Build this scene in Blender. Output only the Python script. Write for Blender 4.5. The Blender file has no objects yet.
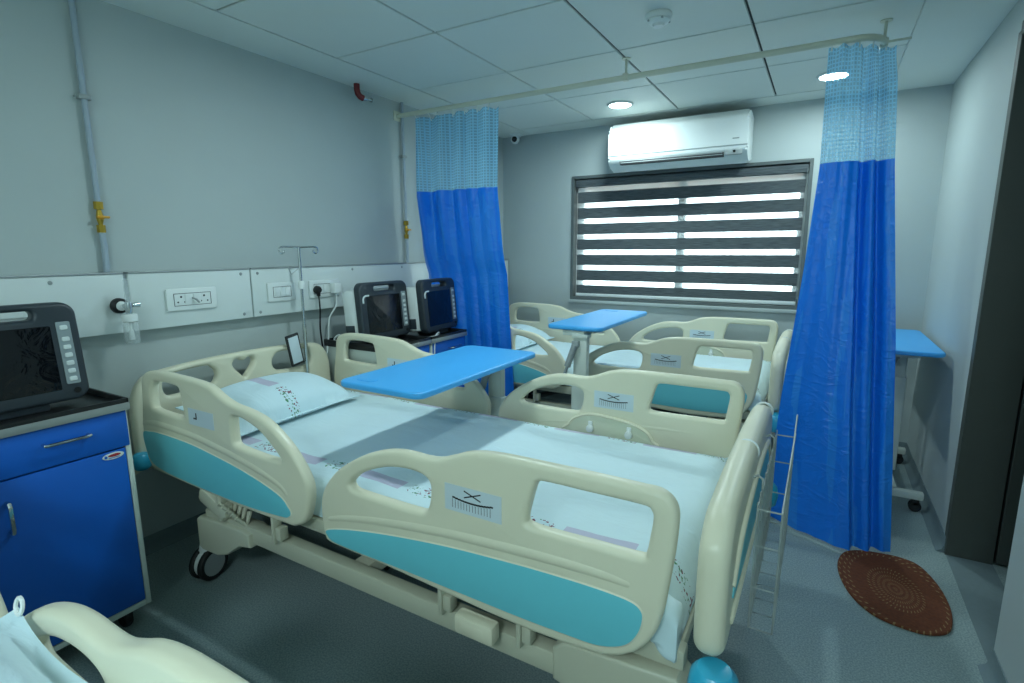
import bpy, bmesh, math, random
from mathutils import Vector, Matrix
random.seed(4)
PI = math.pi
sc = bpy.context.scene
COL = sc.collection

# ------------------------------------------------------------------ materials
def lin(c):
    c = c / 255.0
    return c / 12.92 if c <= 0.04045 else ((c + 0.055) / 1.055) ** 2.4
def rgb(r, g, b): return (lin(r), lin(g), lin(b), 1.0)

class NT:
    """tiny helper around a node tree"""
    def __init__(s, m):
        s.t = m.node_tree; s.n = s.t.nodes; s.l = s.t.links
    def add(s, kind, **kw):
        nd = s.n.new(kind)
        for k, v in kw.items(): setattr(nd, k, v)
        return nd
    def link(s, a, b): s.l.new(a, b)
    def val(s, sock, v):
        if hasattr(v, 'is_linked') or hasattr(v, 'links'): s.l.new(v, sock)
        else: sock.default_value = v
    def math(s, op, a, b=None, c=None):
        nd = s.add('ShaderNodeMath', operation=op)
        s.val(nd.inputs[0], a)
        if b is not None: s.val(nd.inputs[1], b)
        if c is not None: s.val(nd.inputs[2], c)
        return nd.outputs[0]
    def mix(s, f, a, b):
        nd = s.add('ShaderNodeMix', data_type='RGBA')
        s.val(nd.inputs[0], f); s.val(nd.inputs[6], a); s.val(nd.inputs[7], b)
        return nd.outputs[2]

def mat(name, color, rough=0.5, metal=0.0, noise=0.0, nscale=30, bump=0.0, bscale=200, spec=0.5, emit=None, estr=0, coat=0, sheen=0, stretch=None):
    m = bpy.data.materials.new(name); m.use_nodes = True
    t = NT(m); b = t.n['Principled BSDF']
    b.inputs['Base Color'].default_value = color
    b.inputs['Roughness'].default_value = rough
    b.inputs['Metallic'].default_value = metal
    b.inputs['Specular IOR Level'].default_value = spec
    b.inputs['Coat Weight'].default_value = coat
    b.inputs['Sheen Weight'].default_value = sheen
    if emit: 
        b.inputs['Emission Color'].default_value = emit; b.inputs['Emission Strength'].default_value = estr
    tc = None
    def coords():
        tcn = t.add('ShaderNodeTexCoord'); o = tcn.outputs['Object']
        if stretch:
            mp = t.add('ShaderNodeMapping'); mp.inputs['Scale'].default_value = stretch
            t.link(o, mp.inputs['Vector']); o = mp.outputs[0]
        return o
    if noise > 0:
        o = coords()
        nz = t.add('ShaderNodeTexNoise'); nz.inputs['Scale'].default_value = nscale; nz.inputs['Detail'].default_value = 4
        t.link(o, nz.inputs['Vector'])
        lo = tuple(max(0, c * (1 - noise)) for c in color[:3]) + (1,)
        hi = tuple(min(1, c * (1 + noise)) for c in color[:3]) + (1,)
        t.link(t.mix(nz.outputs['Fac'], lo, hi), b.inputs['Base Color'])
    if bump > 0:
        o = coords()
        nz = t.add('ShaderNodeTexNoise'); nz.inputs['Scale'].default_value = bscale; nz.inputs['Detail'].default_value = 3
        t.link(o, nz.inputs['Vector'])
        bp = t.add('ShaderNodeBump'); bp.inputs['Strength'].default_value = bump; bp.inputs['Distance'].default_value = 0.002
        t.link(nz.outputs['Fac'], bp.inputs['Height']); t.link(bp.outputs[0], b.inputs['Normal'])
    return m

M = {}
M['wall'] = mat('wall_paint', rgb(179, 189, 188), 0.62, noise=0.03, nscale=5, bump=0.05, bscale=60)
M['ceil'] = mat('ceiling_tile', rgb(222, 228, 222), 0.6, noise=0.03, nscale=3)
M['ceilgap'] = mat('ceiling_gap', rgb(70, 76, 76), 0.8)
M['skirt'] = mat('vinyl_coving', rgb(112, 128, 132), 0.5, noise=0.1, nscale=60)
M['ivory'] = mat('ivory_plastic', rgb(222, 218, 194), 0.36, noise=0.02, nscale=8)
M['ivory2'] = mat('pale_green_plastic', rgb(214, 217, 194), 0.4)
M['ivsteel'] = mat('ivory_painted_steel', rgb(192, 192, 172), 0.42, noise=0.04, nscale=10)
M['aqua'] = mat('aqua_panel', rgb(106, 198, 212), 0.42)
M['aqua_bump'] = mat('aqua_bumper', rgb(50, 170, 205), 0.28)
M['dark'] = mat('dark_steel', rgb(42, 44, 46), 0.5)
M['black'] = mat('black_rubber', rgb(20, 22, 24), 0.55)
M['white'] = mat('white_plastic', rgb(226, 232, 230), 0.35)
M['offwhite'] = mat('off_white_painted_steel', rgb(206, 214, 206), 0.4)
M['grey_pl'] = mat('grey_plastic', rgb(150, 158, 158), 0.45)
M['chrome'] = mat('chrome', rgb(205, 210, 212), 0.18, metal=1)
M['wire'] = mat('stainless_wire', rgb(186, 192, 190), 0.5, metal=0.6)
M['alu'] = mat('brushed_aluminium', rgb(168, 174, 174), 0.4, metal=0.6)
M['blue_lam'] = mat('blue_laminate', rgb(14, 96, 196), 0.42, noise=0.04, nscale=4)
M['table'] = mat('sky_blue_plastic', rgb(70, 172, 240), 0.38, noise=0.02, nscale=6)
M['tray'] = mat('black_tray', rgb(26, 28, 30), 0.3)
M['mon'] = mat('charcoal_plastic', rgb(46, 55, 62), 0.42)
M['panel'] = mat('white_laminate', rgb(214, 222, 220), 0.3, noise=0.015, nscale=5)
M['brass'] = mat('brass', rgb(176, 146, 58), 0.3, metal=0.8)
M['yellow'] = mat('yellow_handle', rgb(214, 150, 26), 0.45)
M['pipe'] = mat('grey_white_pipe', rgb(158, 172, 184), 0.45)
M['red'] = mat('dark_red_pipe', rgb(112, 26, 30), 0.45)
M['rail_al'] = mat('cream_rail', rgb(205, 208, 190), 0.4)
M['door'] = mat('dark_grey_laminate', rgb(66, 72, 68), 0.5, noise=0.08, nscale=6)
M['frame'] = mat('grey_window_frame', rgb(98, 106, 106), 0.5, metal=0.2)
M['sticker'] = mat('sticker_grey', rgb(200, 214, 220), 0.45)
M['ink'] = mat('sticker_ink', rgb(28, 30, 34), 0.5)
M['buttons'] = mat('pale_button', rgb(210, 218, 218), 0.4)
M['btnstrip'] = mat('button_strip', rgb(140, 152, 156), 0.4)
M['lens'] = mat('black_lens', rgb(12, 14, 20), 0.12)
M['amber'] = mat('beacon', rgb(180, 190, 190), 0.3)
M['pad'] = mat('pink_brown_render', rgb(214, 160, 140), 0.8, noise=0.15, nscale=8)
M['redmark'] = mat('red_mark', rgb(170, 40, 50), 0.5)
M['lamp'] = mat('lamp_diffuser', rgb(240, 250, 250), 0.5, emit=(0.85, 1.0, 1.0, 1), estr=14)

def floor_mat():
    m = bpy.data.materials.new('speckled_vinyl'); m.use_nodes = True; t = NT(m); b = t.n['Principled BSDF']
    o = t.add('ShaderNodeTexCoord').outputs['Object']
    n1 = t.add('ShaderNodeTexNoise'); n1.inputs['Scale'].default_value = 180; n1.inputs['Detail'].default_value = 2; t.link(o, n1.inputs['Vector'])
    n2 = t.add('ShaderNodeTexNoise'); n2.inputs['Scale'].default_value = 3; t.link(o, n2.inputs['Vector'])
    r = t.add('ShaderNodeValToRGB'); r.color_ramp.elements[0].position = .35; r.color_ramp.elements[1].position = .68
    r.color_ramp.elements[0].color = rgb(124, 142, 143); r.color_ramp.elements[1].color = rgb(164, 180, 181)
    t.link(n1.outputs['Fac'], r.inputs[0])
    t.link(t.mix(t.math('MULTIPLY', n2.outputs['Fac'], .25), r.outputs[0], rgb(128, 146, 147)), b.inputs['Base Color'])
    b.inputs['Roughness'].default_value = .42
    return m
M['floor'] = floor_mat()

def sheet_mat(name, bands, axis='x', base=(206, 228, 234), shift=0.0):
    """pale blue cloth with printed strips: lilac rectangles alternating with small red and green flower doodles"""
    m = bpy.data.materials.new(name); m.use_nodes = True; t = NT(m); b = t.n['Principled BSDF']
    o = t.add('ShaderNodeTexCoord').outputs['Object']
    nz = t.add('ShaderNodeTexNoise'); nz.inputs['Scale'].default_value = 5; t.link(o, nz.inputs['Vector'])
    sp = t.add('ShaderNodeSeparateXYZ'); t.link(o, sp.inputs[0])
    al, ac = (sp.outputs[0], sp.outputs[1]) if axis == 'x' else (sp.outputs[1], sp.outputs[0])
    wob = t.math('MULTIPLY', t.math('SUBTRACT', nz.outputs['Fac'], .5), .03)
    ac = t.math('ADD', ac, wob)
    inb = 0.0
    for c in bands:
        d = t.math('LESS_THAN', t.math('ABSOLUTE', t.math('SUBTRACT', ac, c)), .026)
        inb = t.math('MAXIMUM', d, inb)
    ph = t.math('FRACT', t.math('ADD', t.math('MULTIPLY', al, 1 / .36), shift))
    lil = t.math('MULTIPLY', inb, t.math('LESS_THAN', ph, .52))
    mot = t.math('MULTIPLY', inb, t.math('MULTIPLY', t.math('GREATER_THAN', ph, .6), t.math('LESS_THAN', ph, .93)))
    v = t.add('ShaderNodeTexNoise'); v.inputs['Scale'].default_value = 105; v.inputs['Detail'].default_value = 1.5; t.link(o, v.inputs['Vector'])
    mot = t.math('MULTIPLY', mot, t.math('GREATER_THAN', v.outputs['Fac'], .575))
    g = t.add('ShaderNodeTexNoise'); g.inputs['Scale'].default_value = 26; t.link(o, g.inputs['Vector'])
    mc = t.mix(t.math('GREATER_THAN', g.outputs['Fac'], .5), rgb(120, 52, 76), rgb(70, 136, 100))
    c0 = t.mix(lil, rgb(*base), rgb(190, 188, 208))
    t.link(t.mix(mot, c0, mc), b.inputs['Base Color'])
    b.inputs['Roughness'].default_value = .75; b.inputs['Sheen Weight'].default_value = .15
    # soft creases
    mp = t.add('ShaderNodeMapping'); mp.inputs['Scale'].default_value = (3.0, 7.0, 3.0); t.link(o, mp.inputs[0])
    cr = t.add('ShaderNodeTexNoise'); cr.inputs['Scale'].default_value = 2.2; cr.inputs['Detail'].default_value = 5; cr.inputs['Distortion'].default_value = .6
    t.link(mp.outputs[0], cr.inputs['Vector'])
    bp = t.add('ShaderNodeBump'); bp.inputs['Strength'].default_value = .35; bp.inputs['Distance'].default_value = .02
    t.link(cr.outputs['Fac'], bp.inputs['Height']); t.link(bp.outputs[0], b.inputs['Normal'])
    return m
M['sheet'] = sheet_mat('flowered_sheet', [-.32, .40], 'x', shift=.1)
M['pillow'] = sheet_mat('flowered_pillowcase', [-.04], 'x', base=(204, 228, 236), shift=.42)

def curtain_mat(name, c1, c2, mesh=False):
    m = bpy.data.materials.new(name); m.use_nodes = True; t = NT(m); b = t.n['Principled BSDF']
    uv = t.add('ShaderNodeUVMap').outputs[0]
    sp = t.add('ShaderNodeSeparateXYZ'); t.link(uv, sp.inputs[0])
    if not mesh:
        mp = t.add('ShaderNodeMapping'); mp.inputs['Scale'].default_value = (9, .6, 1); t.link(uv, mp.inputs[0])
        n = t.add('ShaderNodeTexNoise'); n.inputs['Scale'].default_value = 2; n.inputs['Detail'].default_value = 2; t.link(mp.outputs[0], n.inputs['Vector'])
        st = t.math('GREATER_THAN', n.outputs['Fac'], .56)
        t.link(t.mix(t.math('MULTIPLY', st, .5), c1, c2), b.inputs['Base Color'])
        b.inputs['Roughness'].default_value = .33
        mp2 = t.add('ShaderNodeMapping'); mp2.inputs['Scale'].default_value = (2.2, 3.4, 1); mp2.inputs['Rotation'].default_value = (0, 0, .5); t.link(uv, mp2.inputs[0])
        cr = t.add('ShaderNodeTexNoise'); cr.inputs['Scale'].default_value = 3; cr.inputs['Detail'].default_value = 4; cr.inputs['Distortion'].default_value = 1.6
        t.link(mp2.outputs[0], cr.inputs['Vector'])
        rid = t.math('POWER', t.math('SUBTRACT', 1.0, t.math('MULTIPLY', t.math('ABSOLUTE', t.math('SUBTRACT', cr.outputs['Fac'], .5)), 6.0)), 3.0)
        bp = t.add('ShaderNodeBump'); bp.inputs['Strength'].default_value = .3; bp.inputs['Distance'].default_value = .007
        t.link(rid, bp.inputs['Height']); t.link(bp.outputs[0], b.inputs['Normal'])
        tr = t.add('ShaderNodeBsdfTranslucent'); tr.inputs[0].default_value = c1
        mx = t.add('ShaderNodeMixShader'); mx.inputs[0].default_value = .18
        t.link(b.outputs[0], mx.inputs[1]); t.link(tr.outputs[0], mx.inputs[2])
        t.link(mx.outputs[0], t.n['Material Output'].inputs[0])
    else:
        b.inputs['Base Color'].default_value = c1; b.inputs['Roughness'].default_value = .6
        fu = t.math('FRACT', t.math('MULTIPLY', sp.outputs[0], 62.0)); fv = t.math('FRACT', t.math('MULTIPLY', sp.outputs[1], 62.0))
        hole = t.math('MULTIPLY', t.math('GREATER_THAN', fu, .34), t.math('GREATER_THAN', fv, .34))
        op = t.math('SUBTRACT', .84, t.math('MULTIPLY', hole, .36))
        tr = t.add('ShaderNodeBsdfTransparent'); tr.inputs[0].default_value = c2
        tl = t.add('ShaderNodeBsdfTranslucent'); tl.inputs[0].default_value = c1
        m1 = t.add('ShaderNodeMixShader'); m1.inputs[0].default_value = .4
        t.link(b.outputs[0], m1.inputs[1]); t.link(tl.outputs[0], m1.inputs[2])
        mx = t.add('ShaderNodeMixShader'); t.link(op, mx.inputs[0])
        t.link(tr.outputs[0], mx.inputs[1]); t.link(m1.outputs[0], mx.inputs[2])
        t.link(mx.outputs[0], t.n['Material Output'].inputs[0])
    return m
M['cur'] = curtain_mat('blue_curtain', rgb(20, 122, 234), rgb(58, 152, 238))
M['net'] = curtain_mat('blue_net', rgb(132, 196, 230), (0.75, 0.92, 1, 1), True)

def blind_mats():
    m = bpy.data.materials.new('charcoal_woven_band'); m.use_nodes = True; t = NT(m); b = t.n['Principled BSDF']
    o = t.add('ShaderNodeTexCoord').outputs['Object']
    mp = t.add('ShaderNodeMapping'); mp.inputs['Scale'].default_value = (6, 6, 240); t.link(o, mp.inputs[0])
    n = t.add('ShaderNodeTexNoise'); n.inputs['Scale'].default_value = 2; n.inputs['Detail'].default_value = 3; t.link(mp.outputs[0], n.inputs['Vector'])
    r = t.add('ShaderNodeValToRGB'); r.color_ramp.elements[0].position = .3; r.color_ramp.elements[1].position = .75
    r.color_ramp.elements[0].color = rgb(58, 66, 72); r.color_ramp.elements[1].color = rgb(112, 120, 122)
    t.link(n.outputs['Fac'], r.inputs[0]); t.link(r.outputs[0], b.inputs['Base Color']); b.inputs['Roughness'].default_value = .8
    tl = t.add('ShaderNodeBsdfTranslucent'); t.link(r.outputs[0], tl.inputs[0])
    mx = t.add('ShaderNodeMixShader'); mx.inputs[0].default_value = .12
    t.link(b.outputs[0], mx.inputs[1]); t.link(tl.outputs[0], mx.inputs[2]); t.link(mx.outputs[0], t.n['Material Output'].inputs[0])
    M['band'] = m
    m = bpy.data.materials.new('sheer_band'); m.use_nodes = True; t = NT(m); b = t.n['Principled BSDF']
    b.inputs['Base Color'].default_value = rgb(214, 220, 220); b.inputs['Roughness'].default_value = .8
    tr = t.add('ShaderNodeBsdfTransparent'); tl = t.add('ShaderNodeBsdfTranslucent'); tl.inputs[0].default_value = rgb(225, 230, 230)
    m1 = t.add('ShaderNodeMixShader'); m1.inputs[0].default_value = .5; t.link(b.outputs[0], m1.inputs[1]); t.link(tl.outputs[0], m1.inputs[2])
    mx = t.add('ShaderNodeMixShader'); mx.inputs[0].default_value = .35
    t.link(tr.outputs[0], mx.inputs[1]); t.link(m1.outputs[0], mx.inputs[2]); t.link(mx.outputs[0], t.n['Material Output'].inputs[0])
    M['sheer'] = m
    m = bpy.data.materials.new('window_glass'); m.use_nodes = True; t = NT(m); t.n.remove(t.n['Principled BSDF'])
    tr = t.add('ShaderNodeBsdfTransparent'); tr.inputs[0].default_value = (.9, .96, .95, 1)
    gl = t.add('ShaderNodeBsdfGlossy'); gl.inputs['Roughness'].default_value = .02
    fr = t.add('ShaderNodeFresnel'); fr.inputs[0].default_value = 1.45
    mx = t.add('ShaderNodeMixShader'); t.link(fr.outputs[0], mx.inputs[0]); t.link(tr.outputs[0], mx.inputs[1]); t.link(gl.outputs[0], mx.inputs[2])
    t.link(mx.outputs[0], t.n['Material Output'].inputs[0]); M['glass'] = m
    m = bpy.data.materials.new('clear_plastic'); m.use_nodes = True; t = NT(m); b = t.n['Principled BSDF']
    b.inputs['Base Color'].default_value = rgb(225, 235, 235); b.inputs['Roughness'].default_value = .12
    tr = t.add('ShaderNodeBsdfTransparent')
    mx = t.add('ShaderNodeMixShader'); mx.inputs[0].default_value = .3
    t.link(tr.outputs[0], mx.inputs[1]); t.link(b.outputs[0], mx.inputs[2]); t.link(mx.outputs[0], t.n['Material Output'].inputs[0]); M['clear'] = m
blind_mats()

def screen_mat():
    m = bpy.data.materials.new('film_covered_screen'); m.use_nodes = True; t = NT(m); b = t.n['Principled BSDF']
    b.inputs['Base Color'].default_value = rgb(10, 13, 18); b.inputs['Roughness'].default_value = .14
    o = t.add('ShaderNodeTexCoord').outputs['Object']
    n = t.add('ShaderNodeTexNoise'); n.inputs['Scale'].default_value = 14; n.inputs['Detail'].default_value = 3; n.inputs['Distortion'].default_value = 1.5; t.link(o, n.inputs['Vector'])
    bp = t.add('ShaderNodeBump'); bp.inputs['Strength'].default_value = .35; bp.inputs['Distance'].default_value = .01
    t.link(n.outputs['Fac'], bp.inputs['Height']); t.link(bp.outputs[0], b.inputs['Normal'])
    return m
M['screen'] = screen_mat()

def mat_weave():
    m = bpy.data.materials.new('woven_coir'); m.use_nodes = True; t = NT(m); b = t.n['Principled BSDF']
    o = t.add('ShaderNodeTexCoord').outputs['Object']
    sp = t.add('ShaderNodeSeparateXYZ'); t.link(o, sp.inputs[0])
    x = t.math('DIVIDE', sp.outputs[0], .285); y = t.math('DIVIDE', sp.outputs[1], .17)
    r = t.math('SQRT', t.math('ADD', t.math('MULTIPLY', x, x), t.math('MULTIPLY', y, y)))
    a = t.math('ARCTAN2', y, x)
    ring = t.math('FRACT', t.math('MULTIPLY', r, 11.0))
    k = t.math('FRACT', t.math('ADD', t.math('MULTIPLY', a, 44 / (2 * PI)), t.math('MULTIPLY', r, 6.0)))
    fleck = t.math('MULTIPLY', t.math('LESS_THAN', k, .26), t.math('LESS_THAN', ring, .5))
    zone = t.math('MAXIMUM', t.math('LESS_THAN', r, .52), t.math('GREATER_THAN', r, .78))
    f = t.math('MULTIPLY', fleck, zone)
    n = t.add('ShaderNodeTexNoise'); n.inputs['Scale'].default_value = 90; t.link(o, n.inputs['Vector'])
    base = t.mix(n.outputs['Fac'], rgb(80, 42, 26), rgb(116, 62, 36))
    t.link(t.mix(t.math('MULTIPLY', f, .75), base, rgb(150, 122, 84)), b.inputs['Base Color'])
    b.inputs['Roughness'].default_value = .95
    hh = t.math('ADD', ring, n.outputs['Fac'])
    bp = t.add('ShaderNodeBump'); bp.inputs['Strength'].default_value = .6; bp.inputs['Distance'].default_value = .004
    t.link(hh, bp.inputs['Height']); t.link(bp.outputs[0], b.inputs['Normal'])
    return m
M['coir'] = mat_weave()

# ------------------------------------------------------------------ geometry helpers
def bx(bm, lo, hi, bev=0.0, mi=0, seg=2, rot=None, piv=None):
    t = bmesh.new(); bmesh.ops.create_cube(t, size=1)
    c = [(a + b) / 2 for a, b in zip(lo, hi)]; s = [abs(b - a) for a, b in zip(lo, hi)]
    bmesh.ops.scale(t, vec=s, verts=t.verts)
    if bev > 0: bmesh.ops.bevel(t, geom=t.edges[:], offset=min(bev, min(s) * .49), segments=seg, profile=.5, affect='EDGES')
    bmesh.ops.translate(t, vec=c, verts=t.verts)
    if rot is not None: bmesh.ops.rotate(t, cent=piv or c, matrix=rot, verts=t.verts)
    for f in t.faces: f.material_index = mi
    me = bpy.data.meshes.new('x'); t.to_mesh(me); t.free(); bm.from_mesh(me); bpy.data.meshes.remove(me)
    return bm

def tube(bm, pts, r, n=8, cyc=False, mi=0, rs=None):
    pts = [Vector(p) for p in pts]; k = len(pts); rings = []
    up = None
    for i, p in enumerate(pts):
        if cyc: d = pts[(i + 1) % k] - pts[i - 1]
        else: d = pts[min(i + 1, k - 1)] - pts[max(i - 1, 0)]
        if d.length < 1e-9: d = Vector((0, 0, 1))
        d.normalize()
        if up is None:
            up = Vector((0, 0, 1)) if abs(d.z) < .9 else Vector((1, 0, 0))
        a = d.cross(up)
        if a.length < 1e-6: a = d.orthogonal()
        a.normalize(); up = a.cross(d).normalized()
        rr = rs[i] if rs else r
        rings.append([bm.verts.new(p + (a * math.cos(2 * PI * j / n) + up * math.sin(2 * PI * j / n)) * rr) for j in range(n)])
    m = k if cyc else k - 1
    for i in range(m):
        A, B = rings[i], rings[(i + 1) % k]
        for j in range(n):
            f = bm.faces.new((A[j], A[(j + 1) % n], B[(j + 1) % n], B[j])); f.material_index = mi
    if not cyc:
        bm.faces.new(rings[0][::-1]).material_index = mi; bm.faces.new(rings[-1]).material_index = mi
    return bm

def lathe(bm, prof, n=24, c=(0, 0, 0), axis='z', mi=0, cap=True):
    """prof: (radius, height) pairs, turned about an axis through c"""
    rings = []
    def P(r, h, a):
        u, v = r * math.cos(a), r * math.sin(a)
        q = {'z': (u, v, h), 'x': (h, u, v), 'y': (u, h, v)}[axis]
        return Vector(q) + Vector(c)
    for r, h in prof:
        if r < 1e-6: rings.append([bm.verts.new(P(0, h, 0))])
        else: rings.append([bm.verts.new(P(r, h, 2 * PI * j / n)) for j in range(n)])
    for A, B in zip(rings, rings[1:]):
        for j in range(n):
            a0, a1 = A[j % len(A)], A[(j + 1) % len(A)]; b0, b1 = B[j % len(B)], B[(j + 1) % len(B)]
            vs = []
            for v in (a0, a1, b1, b0):
                if v not in vs: vs.append(v)
            if len(vs) > 2: bm.faces.new(vs).material_index = mi
    for R in ((rings[0], rings[-1]) if cap else ()):
        if len(R) > 2:
            try: bm.faces.new(R).material_index = mi
            except ValueError: pass
    return bm

def smooth(pts, n=6):
    """closed Catmull-Rom through pts; a point given as (u, v, 1) is a hard corner"""
    out = []; k = len(pts)
    for i in range(k):
        p0, p1, p2, p3 = [Vector(pts[(i + j) % k][:2]) for j in (-1, 0, 1, 2)]
        for s in range(n):
            t = s / n
            out.append(.5 * ((2 * p1) + (p2 - p0) * t + (2 * p0 - 5 * p1 + 4 * p2 - p3) * t * t + (3 * p1 - p0 - 3 * p2 + p3) * t ** 3))
    return [(v.x, v.y) for v in out]

def rrect(u0, v0, u1, v1, r, n=5):
    out = []
    for cx, cy, a0 in ((u1 - r, v1 - r, 0), (u0 + r, v1 - r, 90), (u0 + r, v0 + r, 180), (u1 - r, v0 + r, 270)):
        for i in range(n + 1):
            a = math.radians(a0 + 90 * i / n); out.append((cx + r * math.cos(a), cy + r * math.sin(a)))
    return out

CA, SA = math.cos(.3713), math.sin(.3713)
def slab(bm, outer, holes, thick, bev, fmap, mi=0, res=3):
    """a plate with rounded edges cut out of an outline with holes; fmap(u, v, w) gives the point in space, w in +-thick/2"""
    cu = bpy.data.curves.new('c', 'CURVE'); cu.dimensions = '2D'; cu.fill_mode = 'BOTH'
    cu.extrude = max(thick / 2 - bev, .0002); cu.bevel_depth = bev; cu.bevel_resolution = res; cu.offset = -bev
    def area(p): return sum(p[i - 1][0] * p[i][1] - p[i][0] * p[i - 1][1] for i in range(len(p)))
    for k, poly in enumerate([outer] + list(holes)):
        poly = list(poly)
        if (area(poly) > 0) != (k == 0): poly.reverse()
        s = cu.splines.new('POLY'); s.points.add(len(poly) - 1); s.use_cyclic_u = True
        for p, q in zip(s.points, poly): p.co = (q[0] * CA - q[1] * SA, q[0] * SA + q[1] * CA, 0, 1)
    ob = bpy.data.objects.new('c', cu); COL.objects.link(ob)
    dg = bpy.context.evaluated_depsgraph_get(); dg.update()
    me = bpy.data.meshes.new_from_object(ob.evaluated_get(dg), depsgraph=dg)
    bpy.data.objects.remove(ob); bpy.data.curves.remove(cu)
    t = bmesh.new(); t.from_mesh(me); bpy.data.meshes.remove(me)
    bmesh.ops.remove_doubles(t, verts=t.verts, dist=1e-5)
    for v in t.verts: v.co = Vector(fmap(v.co.x * CA + v.co.y * SA, v.co.y * CA - v.co.x * SA, v.co.z))
    bmesh.ops.recalc_face_normals(t, faces=t.faces)
    for f in t.faces: f.material_index = mi
    me = bpy.data.meshes.new('x'); t.to_mesh(me); t.free(); bm.from_mesh(me); bpy.data.meshes.remove(me)
    return bm

def fx(x0): return lambda u, v, w: (x0 + w, u, v)          # plate in a plane x = const (u along y, v up)
def fy(y0): return lambda u, v, w: (u, y0 + w, v)          # plate in a plane y = const
def fz(z0): return lambda u, v, w: (u, v, z0 + w)

def obj(name, bm, mats, parent=None, flat=False, ang=38):
    me = bpy.data.meshes.new(name); bmesh.ops.recalc_face_normals(bm, faces=bm.faces); bm.to_mesh(me); bm.free()
    for m in (mats if isinstance(mats, (list, tuple)) else [mats]): me.materials.append(M[m] if isinstance(m, str) else m)
    if not flat:
        me.shade_smooth(); me.set_sharp_from_angle(angle=math.radians(ang))
    o = bpy.data.objects.new(name, me); COL.objects.link(o)
    if parent: o.parent = parent
    return o
def nb(): return bmesh.new()
def tag(o, label, cat, group=None):
    o['label'] = label; o['category'] = cat
    if group: o['group'] = group
    return o
def thing(name, loc, label, cat, group=None, rz=0):
    o = bpy.data.objects.new(name, None); COL.objects.link(o); o.location = loc; o.rotation_euler = (0, 0, rz)
    o.empty_display_size = .05
    return tag(o, label, cat, group)
def struct(name, bm, m, parent=None, flat=True):
    o = obj(name, bm, m, parent, flat)
    if not parent: o['kind'] = 'structure'
    return o
def copy_thing(r, loc, label, rz=None, skip=()):
    c = r.copy(); COL.objects.link(c); c.location = loc; c['label'] = label
    if rz is not None: c.rotation_euler = (0, 0, rz)
    for ch in list(r.children):
        if ch.name.split('.')[0] in skip: continue
        d = ch.copy(); COL.objects.link(d); d.parent = c
        for g in list(ch.children):
            e = g.copy(); COL.objects.link(e); e.parent = d
    return c

# ------------------------------------------------------------------ the room
W, D, H, YB = 2.946, 3.98, 2.187, -1.7
b = nb(); bx(b, (-.2, YB - .2, -.1), (W + 1.6, D + .2, 0)); struct('floor', b, 'floor')
b = nb(); bx(b, (-.16, YB - .16, 0), (0, D + .16, H + .1)); struct('wall_left', b, 'wall')
b = nb(); bx(b, (0, YB - .16, 0), (W + .16, YB, H + .1)); struct('wall_back', b, 'wall')
WX0, WX1, WZ0, WZ1 = .64, 2.29, .875, 1.83
b = nb()
bx(b, (0, D, 0), (WX0, D + .16, H + .1)); bx(b, (WX1, D, 0), (W + .16, D + .16, H + .1))
bx(b, (WX0, D, 0), (WX1, D + .16, WZ0)); bx(b, (WX0, D, WZ1), (WX1, D + .16, H + .1))
struct('wall_window', b, 'wall')
DY0, DY1, DZ = 1.97, 2.70, 2.04
b = nb()
bx(b, (W, YB, 0), (W + .15, DY0, H + .1)); bx(b, (W, DY1, 0), (W + .15, D, H + .1)); bx(b, (W, DY0, DZ), (W + .15, DY1, H + .1))
struct('wall_right', b, 'wall')
# lobby beyond the doorway
b = nb(); bx(b, (W + 1.5, .9, 0), (W + 1.6, 3.9, 2.3)); bx(b, (W + .15, .9, 0), (W + 1.5, 1.0, 2.3)); bx(b, (W + .15, 3.6, 0), (W + 1.5, 3.7, 2.3)); bx(b, (W + .15, .9, 2.2), (W + 1.5, 3.7, 2.3))
struct('wall_lobby', b, 'wall')
# ceiling: dark grid backing, tiles with open joints, plain borders, dropped soffit on the right
XS = [.277, .878, 1.483, 2.066, 2.653]; YS = [-1.64, -1.04, -.44, .16, .76, 1.365, 1.965, 2.563, 3.163, 3.772]
b = nb(); bx(b, (0, YB, H + .012), (W, D, H + .1), mi=1)
for x0, x1 in zip(XS, XS[1:]):
    for y0, y1 in zip(YS, YS[1:]):
        bx(b, (x0 + .005, y0 + .005, H), (x1 - .005, y1 - .005, H + .011), .0025, 0, 1)
bx(b, (0, YB, H), (.273, D, H + .011)); bx(b, (.279, 3.776, H), (2.66, D, H + .011)); 
bx(b, (2.648, YB, H - .010), (W, D, H + .05), .002)
struct('ceiling', b, ['ceil', 'ceilgap'])
# coved vinyl skirting
def cove(path, nrm):
    b = nb(); prof = [(.0, .07), (.004, .07), (.006, .03), (.014, .012), (.032, .001)]
    rows = []
    for p in path: rows.append([b.verts.new((p[0] + nrm[0] * q[0], p[1] + nrm[1] * q[0], q[1])) for q in prof])
    for A, B_ in zip(rows, rows[1:]):
        for j in range(len(prof) - 1): b.faces.new((A[j], A[j + 1], B_[j + 1], B_[j]))
    for p, row in ((path[0], rows[0]), (path[-1], rows[-1])): b.faces.new(row + [b.verts.new((p[0], p[1], .001))])
    return b
o = struct('baseboard_left', cove([(0, YB), (0, D)], (1, 0)), 'skirt', flat=False)
o = struct('baseboard_window', cove([(0, D), (W, D)], (0, -1)), 'skirt', flat=False)
o = struct('baseboard_right', cove([(W, DY1), (W, D)], (-1, 0)), 'skirt', flat=False)
o = struct('baseboard_right_near', cove([(W, YB), (W, DY0)], (-1, 0)), 'skirt', flat=False); o.name = 'baseboard_right.001'
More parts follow.
